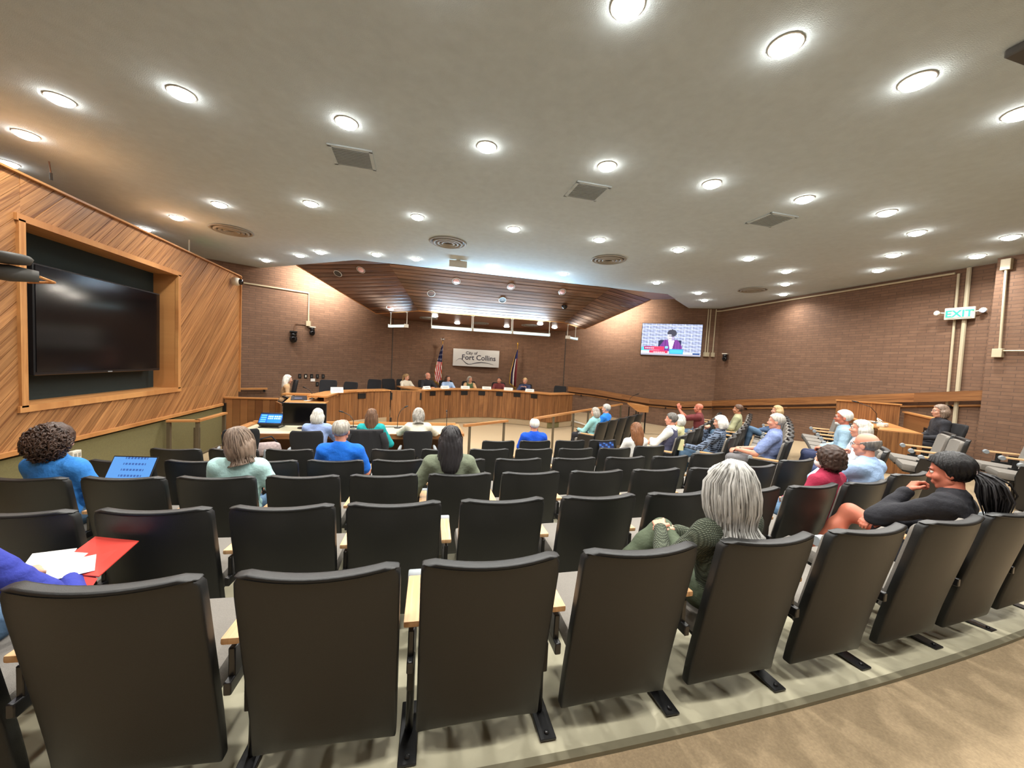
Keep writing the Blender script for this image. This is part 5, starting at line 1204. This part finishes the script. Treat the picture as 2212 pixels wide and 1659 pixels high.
    if hair != 'none': link('hair', to_mesh('hair', [hair_mesh({'half': 'long'}.get(hair, hair), Hc, Rh, s*(1+(hs-1)*.6), min(hh, .008), hgrow)], hmat), o)
    if lock: strands({'bob': 'bob', 'long': 'long', 'wavy': 'wavy', 'half': 'half'}[hair], Hc, Rh, s*hs, lock, hmat, o, seed=len(PEOPLE)+3)
    if glasses:
        gm = MB(); G = lambda *v: tuple(Hc+Rh@(np.array(v)*s))
        for k in (-1, 1):
            gm.tube([G(k*.031+.021*math.cos(t), .102-.25*abs(.021*math.cos(t)*(k*math.cos(t) > 0)), .005+.016*math.sin(t)) for t in np.linspace(0, 2*math.pi, 13)], .0018*s, 5)
            gm.tube([G(k*.052, .095, .01), G(k*.074, .06, .01), G(k*.08, -.015, .006)], .002*s, 5)
        gm.tube([G(-.011, .105, .009), G(.011, .105, .009)], .002*s, 5); gm.obj('glasses', 'plastic_black', o, smooth=True)
    if mask: link('face_mask', to_mesh('face_mask', [sdf(xf([El((0, .05, -.055), (.056, .055, .045))], Hc, Rh, s), .007, .01, grow=.006)], 'paper'), o)
    if extra: extra(o, Hc, Rh, s)
    PEOPLE.append(o); return o
# ------------------------------------------------------------------ who sits where
for n_, c_ in (('c_blue', (52, 128, 206)), ('c_aqua', (176, 214, 212)), ('c_royal', (16, 104, 210)), ('c_olive', (112, 120, 100)), ('c_indigo', (52, 62, 158)), ('c_deepblue', (14, 78, 200)), ('c_white', (222, 222, 218)), ('c_cream', (218, 212, 194)),
               ('c_teal', (24, 158, 160)), ('c_paleblue', (146, 166, 212)), ('c_black', (34, 34, 40)), ('c_navy', (44, 52, 84)), ('c_maroon', (108, 44, 46)), ('c_crimson', (158, 34, 66)), ('c_denim', (66, 88, 120)), ('c_jeans', (84, 112, 140)),
               ('c_khaki', (196, 184, 160)), ('c_greypants', (112, 110, 112)), ('c_sky', (150, 180, 200)), ('c_lightblue', (160, 188, 224)), ('c_sage', (166, 166, 130)), ('c_lemon', (214, 210, 160)), ('c_vest', (72, 72, 96)), ('c_brightblue', (40, 128, 224)), ('c_aqua2', (146, 200, 200)), ('c_green', (74, 96, 66)), ('c_beige', (196, 160, 120))):
    cloth(n_, c_)
cloth('c_print', (120, 136, 180), var=.45, scale=34); cloth('c_stripe', (196, 198, 206), var=.3, scale=18, stretch=(1, 1, 9)); cloth('c_darkgreen', (78, 88, 68))
m, nt, bs_ = nmat('c_plaid'); tc = N(nt, 'ShaderNodeTexCoord'); prev = None
for d in ('X', 'Z'):
    wv = N(nt, 'ShaderNodeTexWave', wave_type='BANDS', bands_direction=d, i_Scale=9.0); nt.links.new(tc.outputs['Object'], wv.inputs[0]); prev = (wv, prev)
mx = N(nt, 'ShaderNodeMath', operation='ADD'); nt.links.new(prev[0].outputs['Fac'], mx.inputs[0]); nt.links.new(prev[1][0].outputs['Fac'], mx.inputs[1])
cr = N(nt, 'ShaderNodeValToRGB'); nt.links.new(mx.outputs[0], cr.inputs[0]); cr.color_ramp.elements[0].color = srgb(24, 30, 44); cr.color_ramp.elements[0].position = .75; cr.color_ramp.elements[1].color = srgb(110, 124, 146)
nt.links.new(cr.outputs[0], bs_.inputs['Base Color']); bs_.inputs['Roughness'].default_value = .9
m, nt, bs_ = nmat('c_knit'); tc = N(nt, 'ShaderNodeTexCoord'); w1 = N(nt, 'ShaderNodeTexWave', bands_direction='Z', i_Scale=44.0, i_Distortion=2.5, i_2=2.5); w2 = N(nt, 'ShaderNodeTexWave', bands_direction='X', i_Scale=32.0, i_Distortion=2.0)
for w_ in (w1, w2): nt.links.new(tc.outputs['Object'], w_.inputs[0])
mu = N(nt, 'ShaderNodeMath', operation='MULTIPLY'); nt.links.new(w1.outputs['Fac'], mu.inputs[0]); nt.links.new(w2.outputs['Fac'], mu.inputs[1])
cr = N(nt, 'ShaderNodeValToRGB'); nt.links.new(mu.outputs[0], cr.inputs[0]); cr.color_ramp.elements[0].color = srgb(54, 60, 48); cr.color_ramp.elements[1].color = srgb(130, 138, 116); nt.links.new(cr.outputs[0], bs_.inputs['Base Color'])
bp = N(nt, 'ShaderNodeBump', i_Strength=.9, i_Distance=.01); nt.links.new(mu.outputs[0], bp.inputs['Height']); nt.links.new(bp.outputs[0], bs_.inputs['Normal']); bs_.inputs['Roughness'].default_value = .95
def sroot(key, dx=0.0, dy=.03, dz=.475, rz=0.0):
    o = SEATS[key]; a = o.rotation_euler.z; c, s = math.cos(a), math.sin(a)
    return (o.location.x+c*dx-s*dy, o.location.y+s*dx+c*dy, o.location.z+dz), a+rz
def occupied(key, who):
    o = SEATS[key]; o['label'] = 'auditorium seat taken by the '+who
# --- hindmost row
occupied((1, 0), 'person in an indigo sleeve holding a red folder'); L, r = sroot((1, 0), -.2, .03, .45)
person('person in indigo long sleeves resting a red folder on the lap', L, r, top='c_indigo', hair='short', hmat='hair_grey', h=.011, arms={1: ((.36, .24, .07), (.2, .4, .13)), -1: ((-.25, .12, .18), (-.02, .38, .18))}, hands={1: dict(d=(-.8, .5, -.05), n=(0, -.1, 1), curl=.25)}, lean=.05)
fo_ = empty('red_folder', (L[0]+.24, L[1]+.46, L[2]+.15), r); tag(fo_, 'bright red card folder held open over the lap', 'folder')
MB().add([(-.12, -.08, -.0), (.1, -.1, -.02), (.15, .06, .07), (-.07, .1, .08), (-.12, -.08, .005), (.1, -.1, -.015), (.15, .06, .075), (-.07, .1, .085)], [(0, 1, 2, 3), (7, 6, 5, 4), (0, 4, 5, 1), (1, 5, 6, 2), (2, 6, 7, 3), (3, 7, 4, 0)]).obj('cover', 'red_card', fo_)
MB().add([(.0, -.15, -.06), (.1, -.15, -.06), (.1, -.105, -.022), (.0, -.09, -.012)], [(0, 1, 2, 3)]).obj('flap', 'red_card', fo_)
ps = empty('loose_papers', (L[0]+.15, L[1]+.43, L[2]+.165), r+.1); tag(ps, 'white papers lying on the red folder', 'paper')
for i_, (a, b, rz_) in enumerate(((-.07, .02, .2), (-.01, -.0, -.3), (.06, -.05, .5))): MB().box((a, b, .012+.004*i_+b*.3), (.15, .1, .002), M=Matrix.Rotation(rz_, 3, 'Z') @ Matrix.Rotation(.42, 3, 'X')).obj('sheet', 'paper', ps)
occupied((1, 5), 'silver-haired woman in a green knit'); L, r = sroot((1, 5), -.04, .0, .45)
person('silver-haired person in a dark green knitted sweater with legs crossed', L, r+.12, s=.93, lean=-.16, roll=-.12, nod=.12, yaw=.1, hair='bob', hmat='hair_silver', top='c_knit', bottom='c_darkgreen', h=.009, hh=.0055, lock=1100, hs=1.22, skin='skin_pink', collar=False,
       arms={-1: ((-.29, .1, .2), (-.09, .34, .29)), 1: ((.25, .05, .22), (.02, .33, .27))}, hands={-1: dict(d=(.5, .75, .2), n=(-.5, -.1, .8), curl=.5), 1: dict(d=(-.6, .6, .25), n=(.4, -.1, .8), curl=.6)}, legs={-1: ((-.02, .4, .25), (-.3, .5, -.02)), 1: ((.12, .42, .07), (.1, .42, -.37))})
occupied((1, 8), 'dark-haired woman with a ponytail'); L, r = sroot((1, 8), -.1, .0, .385)
def tail_(o, Hc, Rh, s):
    G = lambda *v: tuple(Hc+Rh@(np.array(v)*s)); rg = np.random.default_rng(5); mb = MB()
    for i in range(320):
        a, b = rg.normal(0, .016, 2); e = rg.uniform(.75, 1.1)
        mb.tube([G(a*.5, -.1+b*.4, .01), G(a, -.14+b, -.02), G(a*1.8, -.165+b*1.5, -.07*e), G(a*2.4, -.165+b*1.9, -.15*e), G(a*1.8, -.15+b*1.2, -.25*e)], [.006, .007, .006, .005, .002], 4)
    mb.obj('ponytail', 'hair_black', o, smooth=True); sc = MB()
    for i in range(14): t = i*2*math.pi/14; sc.lathe([(.012*math.sin(q), .012*math.cos(q)) for q in np.linspace(.1, 3.04, 5)], 8, c=G(.03*math.cos(t), -.112, .012+.03*math.sin(t)))
    sc.obj('hair_tie', 'bag_print', o, smooth=True)
person('dark-haired person with a ponytail, bare crossed legs and chin resting on hand', L, r+.15, s=1.02, lean=.02, roll=.14, nod=.22, yaw=.12, skin='skin_ruddy', hair='short', hmat='hair_black', top='c_black', bottom='c_black', skirt=True, bare=True, hgrow=.024, h=.009, hh=.0055, extra=tail_, collar=False,
       arms={-1: ((-.13, .3, .3), (.03, .2, .5)), 1: ((.22, .2, .24), (-.04, .32, .26))}, hands={-1: dict(d=(.5, -.25, .62), n=(-.5, .7, .4), curl=.9, t=1)}, legs={1: ((.02, .5, .24), (-.12, .66, -.12)), -1: ((-.1, .45, .06), (-.05, .42, -.37))})
# --- second row
occupied((2, 9), 'curly dark-haired person in crimson'); L, r = sroot((2, 9), -.15, .03, .43)
person('person in crimson with short dark curls, round earrings and a white face mask', L, r+.1, s=.93, hair='curly', hmat='hair_dark_brown', top='c_crimson', mask=True, nod=.05, h=.012, hh=.007, skin='skin_light',
       extra=lambda o, Hc, Rh, s: [curls(Hc, Rh, s, (0, -.03, .01), (.105, .11, .11), 300, 'hair_dark_brown', o)]+[MB().tube([tuple(Hc+Rh@(np.array((k*.082, -.005+.02*math.cos(t), -.06+.024*math.sin(t)))*s)) for t in np.linspace(0, 6.28, 13)], .0025, 5).obj('earring', 'plastic_white', o, smooth=True) for k in (-1, 1)])
occupied((2, 10), 'balding man in a pale blue shirt'); L, r = sroot((2, 10), -.14, .03, .43)
person('balding person in a pale blue shirt and glasses with a hand at the mouth', L, r+.05, s=1.0, hair='bald', hmat='hair_dark_grey', top='c_lightblue', glasses=True, nod=.08, h=.012, hh=.0065, skin='skin_pink', lean=.0, arms={-1: ((-.2, .3, .28), (-.05, .2, .53))}, hands={-1: dict(d=(.35, -.2, .7), n=(-.6, .6, .2), curl=1.0, t=1)})
# --- third row
occupied((3, 0), 'person with big dark curls'); L, r = sroot((3, 0))
person('person with big dark brown curls in a blue top looking at a laptop', L, r-.1, s=.97, hair='curly', hmat='hair_dark_brown', top='c_blue', nod=.25, h=.013, extra=lambda o, Hc, Rh, s: curls(Hc, Rh, s, (-.01, -.055, -.01), (.14, .12, .135), 750, 'hair_dark_brown', o))
def laptop(loc, rz, tilt, w, fn, lab):
    o = empty('laptop', loc, rz); tag(o, lab, 'laptop'); d = w*.66
    MB().box((0, 0, .008), (w, d, .016)).obj('base', 'plastic_grey', o, bevel=.003); MB().box((0, .01, .018), (w*.86, d*.45, .004)).obj('keyboard', 'plastic_black', o)
    M = Matrix.Translation((0, d/2, .012)) @ Matrix.Rotation(tilt, 4, 'X')
    b = MB().box((0, .004, d/2), (w, .008, d)).mesh('lid', 'plastic_black', bevel=.002); b.transform(M); link('lid', b, o)
    raster('screen', w*.95, d*.92, 40, 26, fn, 'screen_soft', o, M @ Matrix.Translation((0, -.002, d/2)))
laptop((L[0]+.12, L[1]+.27, L[2]+.16), r-.05, -.5, .38, lambda u, v: (96, 160, 232) if not (.28 < u < .8 and int(v*13) % 3 == 0 and int(u*40) % 3) else (60, 100, 170), 'open laptop with a blue screen on the lap of the curly-haired person')
occupied((3, 2), 'person with ash brown hair'); L, r = sroot((3, 2), .05)
person('person with shoulder-length ash brown hair in a pale aqua top', L, r, s=.96, hair='bob', hmat='hair_ash', top='c_aqua', tilt=-.22, nod=.1, yaw=.15, h=.012, lock=420, collar=False, arms={1: ((.27, .02, .2), (.15, .25, .2))})
occupied((3, 5), 'person with long black hair'); L, r = sroot((3, 5), -.08)
person('person with long straight black hair in an olive top', L, r, s=1.0, hair='long', hmat='hair_black', top='c_olive', sleeve='three', h=.012, lock=420, collar=False, arms={-1: ((-.31, -.02, .2), (-.3, .24, .21)), 1: ((.31, -.02, .2), (.28, .24, .21))}, nod=.05)
# --- fourth to sixth rows
occupied((4, 3), 'balding man in a royal blue polo shirt'); L, r = sroot((4, 3), .0)
person('grey-haired balding person in a royal blue polo shirt', L, r-.05, s=1.02, hair='thin', hmat='hair_grey', top='c_royal', sleeve='short', skin='skin_pink', h=.013, bottom='c_khaki', belly=.03)
occupied((5, 10), 'person with long auburn hair'); L, r = sroot((5, 10), -.06, .1)
person('person with long auburn hair in a white top', L, r, s=.93, hair='half', hmat='hair_auburn', top='c_white', h=.014, lock=300, collar=False, nod=.12)
laptop((L[0]-.17, L[1]+.38, L[2]+.12), r, -.35, .3, lambda u, v: (60, 110, 190) if (int(u*7)+int(v*5)) % 3 == 0 else (22, 40, 86), 'dark laptop with blue windows beside the auburn-haired person')
occupied((6, 1), 'white-haired man in a deep blue shirt'); L, r = sroot((6, 1), .05)
person('white-haired person in a deep blue shirt and glasses in the foremost short row', L, r-.12, s=.97, hair='thin', hmat='hair_white', top='c_deepblue', sleeve='short', glasses=True, skin='skin_pink', h=.015)
# --- angled right block
Q = lambda k, lab, who, dx=0.0, rz=0.0, **kw: (occupied(k, who), person(lab, *sroot(k, dx, .03, .475, rz), **kw))
Q(('A', 0), 'grey-haired person in a pale aqua shirt and dark trousers in the foremost angled row', 'grey-haired person in pale aqua', s=.94, hair='bob', hmat='hair_grey', top='c_aqua2', bottom='c_black', h=.016, nod=.1, arms={-1: ((-.23, .12, .2), (-.05, .36, .2))})
Q(('A', 1), 'silver-haired person in a bright blue shirt in the foremost angled row', 'silver-haired person in bright blue', s=1.0, hair='short', hmat='hair_silver', top='c_brightblue', h=.016)
Q(('B', 0), 'dark grey-haired person in a slate vest over white sleeves', 'person in a slate vest', s=1.02, hair='short', hmat='hair_dark_grey', top='c_white', vest='c_vest', h=.015, skin='skin_pink', bottom='c_khaki', arms={-1: ((-.26, .14, .22), (-.02, .26, .27)), 1: ((.22, .1, .24), (0, .25, .25))})
Q(('B', 1), 'white-haired person in a pale yellow top beside the slate vest', 'white-haired person in pale yellow', s=.92, hair='wavy', hmat='hair_white', top='c_lemon', h=.016)
Q(('B', 5), 'bald person in a maroon polo raising a phone with both hands', 'bald person in maroon', s=1.02, hair='none', hmat='hair_grey', top='c_maroon', sleeve='short', skin='skin_ruddy', h=.015, lean=.05, arms={-1: ((-.16, .3, .42), (-.03, .46, .62)), 1: ((.2, .3, .4), (.06, .46, .58))}, hands={-1: dict(d=(.0, .3, 1), n=(-1, 0, 0), curl=.4), 1: dict(d=(0, .3, 1), n=(1, 0, 0), curl=.4)},
  extra=lambda o, Hc, Rh, s: tag(MB().box((0, 0, 0), (.15, .012, .075)).obj('mobile_phone', 'plastic_black', None, tuple(Matrix.Translation(o.location) @ Matrix.Rotation(o.rotation_euler.z, 4, 'Z') @ Vector((.02, .54, .68))), o.rotation_euler.z), 'black phone held up by the bald person in maroon', 'phone'))
Q(('C', 0), 'white-haired person in a dark plaid shirt holding a book on the knee', 'person in dark plaid', s=.97, hair='wavy', hmat='hair_white', top='c_plaid', bottom='c_jeans', h=.014, nod=.2, lean=-.2, arms={-1: ((-.27, .16, .2), (-.18, .4, .2)), 1: ((.2, .15, .3), (.08, .14, .5))}, hands={1: dict(d=(-.3, -.1, .7), n=(.5, .7, .1), curl=1.0)}, legs={-1: ((-.12, .45, .06), (-.12, .5, -.37))},
  extra=lambda o, Hc, Rh, s: tag(MB().box((0, 0, 0), (.035, .15, .2)).obj('book', 'c_lemon', None, tuple(Matrix.Translation(o.location) @ Matrix.Rotation(o.rotation_euler.z, 4, 'Z') @ Vector((-.16, .5, .19))), o.rotation_euler.z, bevel=.003), 'thick cream book held upright on the plaid person\'s knee', 'book'))
Q(('C', 5), 'brown-haired person in a sage shirt with a bag on the lap', 'person in a sage shirt', s=.98, hair='short', hmat='hair_brown', top='c_sage', h=.016, skin='skin_tan')
L, r = sroot(('C', 5), .0, .28, .53); o = empty('shoulder_bag', L, r); tag(o, 'olive rounded shoulder bag on the lap of the person in sage', 'bag')
MB().loft([[(x*q, y*q*.6, z) for x, y in [(.17*math.cos(t), .17*math.sin(t)) for t in np.linspace(0, 2*math.pi, 12, endpoint=False)]] for z, q in ((0, .85), (.06, 1.05), (.15, 1.0), (.2, .6))]).obj('body', 'carpet_green', o, smooth=True); MB().tube([(-.13, 0, .17), (-.1, 0, .28), (0, 0, .33), (.1, 0, .28), (.13, 0, .17)], .012, 6).obj('handle', 'carpet_dark', o, smooth=True)
Q(('D', 0), 'grey-haired person in a blue patterned short-sleeved shirt with clasped hands', 'person in a blue patterned shirt', s=1.03, hair='short', hmat='hair_grey', top='c_print', sleeve='short', bottom='c_greypants', skin='skin_pink', h=.012, lean=-.22, nod=.05, belly=.03, arms={-1: ((-.28, .1, .2), (-.06, .36, .19)), 1: ((.25, .1, .2), (.02, .37, .19))},
  extra=lambda o, Hc, Rh, s: MB().lathe([(.034, -.012), (.037, 0), (.034, .012)], 12, c=tuple(np.array((-.1, .31, .195))*1.03), M=Matrix.Rotation(math.pi/2, 3, 'X') @ Matrix.Rotation(.6, 3, 'Y')).obj('wrist_watch', 'plastic_black', o))
Q(('D', 5), 'fair-haired person in a denim jacket with knees drawn up', 'fair-haired person in denim', s=.95, hair='wavy', hmat='hair_blonde', top='c_denim', bottom='c_jeans', h=.016, legs={-1: ((-.1, .42, .2), (-.1, .5, -.25)), 1: ((.08, .44, .14), (.1, .5, -.35))})
def clip_(o, Hc, Rh, s): MB().loft([[tuple(Hc+Rh@(np.array((x, y-.1, z+.03))*s)) for x, y in ((-.05*q, -.02), (.05*q, -.02), (.05*q, .02), (-.05*q, .02))] for z, q in ((-.05, .5), (-.02, 1), (.02, 1), (.05, .5))]).obj('hair_clip', 'c_lemon', o, smooth=True)
Q(('E', 0), 'white-haired person with a cream hair clip in a striped white top', 'white-haired person with a hair clip', s=.96, hair='wavy', hmat='hair_white', top='c_stripe', bottom='c_navy', h=.013, extra=clip_, skin='skin_pink')
Q(('E', 2), 'white-haired bearded person with glasses in a pale blue shirt', 'white-haired bearded person', s=1.0, hair='short', hmat='hair_white', top='c_sky', bottom='c_navy', glasses=True, skin='skin_ruddy', h=.014, lean=.05, extra=lambda o, Hc, Rh, s: link('beard', to_mesh('beard', [sdf(xf([El((0, .05, -.09), (.04, .045, .035))], Hc, Rh, s), .008, .01)], 'hair_white'), o))
# --- staff desk, staff table, clerk and council
def chair_root(i, dz=.495): return None
person('fair-haired person in a dark jacket seated at the staff desk by the right wall', SDR, .85, s=1.0, hair='wavy', hmat='hair_ash', top='c_black', bottom='c_black', glasses=True, h=.015, lean=.02, nod=.05)
T = lambda lab, x, y, **kw: person(lab, (x, y, FRONT+.5), kw.pop('rz', 0.0), h=.014, bottom='c_black', **kw)
reach = {-1: ((-.25, .24, .26), (-.1, .46, .3)), 1: ((.25, .24, .26), (.1, .46, .3))}
T('person with smooth white hair in a pale blue shirt at the staff table', -1.55, 6.72, s=.97, hair='bob', hmat='hair_white', top='c_paleblue', lean=.12, arms=reach, nod=.05)
T('person with long brown hair tied back in a teal blouse at the staff table', -.72, 6.74, s=.98, hair='half', hmat='hair_brown', lock=260, top='c_teal', lean=.1, arms={-1: reach[-1], 1: ((.32, .1, .18), (.28, .34, .2))}, nod=.0, collar=False)
T('grey-haired person leaning forward in a cream sweater at the staff table', .05, 6.86, s=1.0, hair='bob', hmat='hair_grey', lock=220, top='c_cream', lean=.35, arms={-1: ((-.32, .34, .3), (-.15, .55, .3)), 1: ((.32, .34, .3), (.15, .55, .3))}, nod=.5)
D_ = lambda lab, x, y, rz, **kw: person(lab, (x, y, PLAT+.5), math.pi+rz, h=.017, hh=.01, bottom='c_black', arms={-1: ((-.26, .2, .26), (-.08, .4, .32)), 1: ((.26, .2, .26), (.08, .4, .32))} if 'arms' not in kw else kw.pop('arms'), lean=kw.pop('lean', .05), **kw)
D_('fair-haired person in cream at the left wing of the dais', -.38, 14.13, .55, s=.95, hair='tail', hmat='hair_blonde', top='c_cream', nod=.25, yaw=.5)
D_('bald person in a dark jacket at the dais', .36, 14.1, .4, s=1.05, hair='bald', hmat='hair_grey', top='c_black', nod=.25, yaw=.35, skin='skin_pink')
D_('person with dark wavy hair in pale blue at the dais', 1.1, 14.25, .2, s=.95, hair='wavy', hmat='hair_dark_brown', top='c_lightblue', yaw=.4)
D_('grey-haired person in a green vest at the dais', 1.93, 14.35, 0, s=.95, hair='wavy', hmat='hair_grey', top='c_beige', vest='c_green', yaw=.6)
D_('dark-haired person in a maroon jacket at the dais', 3.05, 14.3, -.2, s=.97, hair='short', hmat='hair_dark_brown', top='c_maroon', yaw=-.2)
D_('fair-haired person in navy and glasses with hands clasped at the chin at the dais', 4.0, 14.0, -.5, s=1.0, hair='short', hmat='hair_blonde', top='c_navy', glasses=True, arms={-1: ((-.22, .28, .3), (-.03, .24, .46)), 1: ((.22, .28, .3), (.03, .24, .46))})
person('clerk with long wavy white hair and a beige wrap beside the panelled wall', (-3.42, 11.4, PLAT+.44), -1.2, s=.97, hair='long', hmat='hair_white', lock=200, top='c_beige', bottom='c_black', h=.016, lean=.1, nod=.1, collar=False)
# cap or bag glimpsed at the left edge
o = empty('white_cloth', (-2.05, 2.62, fz(-2.05, 2.6)+.53)); tag(o, 'crumpled white cloth on a seat at the left edge', 'cloth'); MB().loft([[(.12*q*math.cos(t)*(1+.2*math.sin(3*t)), .09*q*math.sin(t), z) for t in np.linspace(0, 6.28, 12, endpoint=False)] for z, q in ((0, .9), (.05, 1.05), (.11, .9), (.16, .4))]).obj('folds', 'paper', o, smooth=True)

# name each empty seat by its place beside the nearest sitter (left and right as one faces the dais)
SHORT = {(1, 0): 'indigo-sleeved person', (1, 5): 'silver-haired person in green knit', (1, 8): 'dark ponytailed person', (2, 9): 'crimson-clad person', (2, 10): 'balding person in pale blue', (3, 0): 'person with big dark curls', (3, 2): 'ash-haired person in aqua',
         (3, 5): 'black-haired person in olive', (4, 3): 'person in a royal blue polo', (5, 10): 'auburn-haired person in white', (6, 1): 'white-haired person in deep blue', ('A', 0): 'grey-haired person in aqua', ('A', 1): 'silver-haired person in bright blue', ('B', 0): 'person in a slate vest',
         ('B', 1): 'white-haired person in yellow', ('B', 5): 'bald person in maroon', ('C', 0): 'person in dark plaid', ('C', 5): 'brown-haired person in sage', ('D', 0): 'person in a patterned shirt', ('D', 5): 'fair-haired person in denim', ('E', 0): 'person with a cream hair clip', ('E', 2): 'bearded person in glasses'}
ORD = ['', 'next', 'second', 'third', 'fourth', 'fifth', 'sixth', 'seventh', 'eighth', 'ninth', 'tenth']
for (r, i), o in SEATS.items():
    if (r, i) in SHORT: continue
    js = [k[1] for k in SHORT if k[0] == r]
    if not js:
        o['label'] = {('F', 0): 'empty grey-padded seat at the aisle end of the pair by the staff desk', ('F', 1): 'empty grey-padded seat of the pair, nearer the staff desk', ('G', 0): 'empty grey-padded rearmost seat at the aisle end by the pilaster', ('G', 1): 'empty grey-padded rearmost seat nearer the brick pilaster'}[(r, i)]; continue
    j = min(js, key=lambda q: (abs(q-i), q)); n = abs(i-j); side = 'right' if i > j else 'left'
    o['label'] = ('empty auditorium seat next to the %s, on the %s side' % (SHORT[(r, j)], side)) if n == 1 else 'empty auditorium seat, %s place to the %s of the %s' % (ORD[n], side, SHORT[(r, j)])
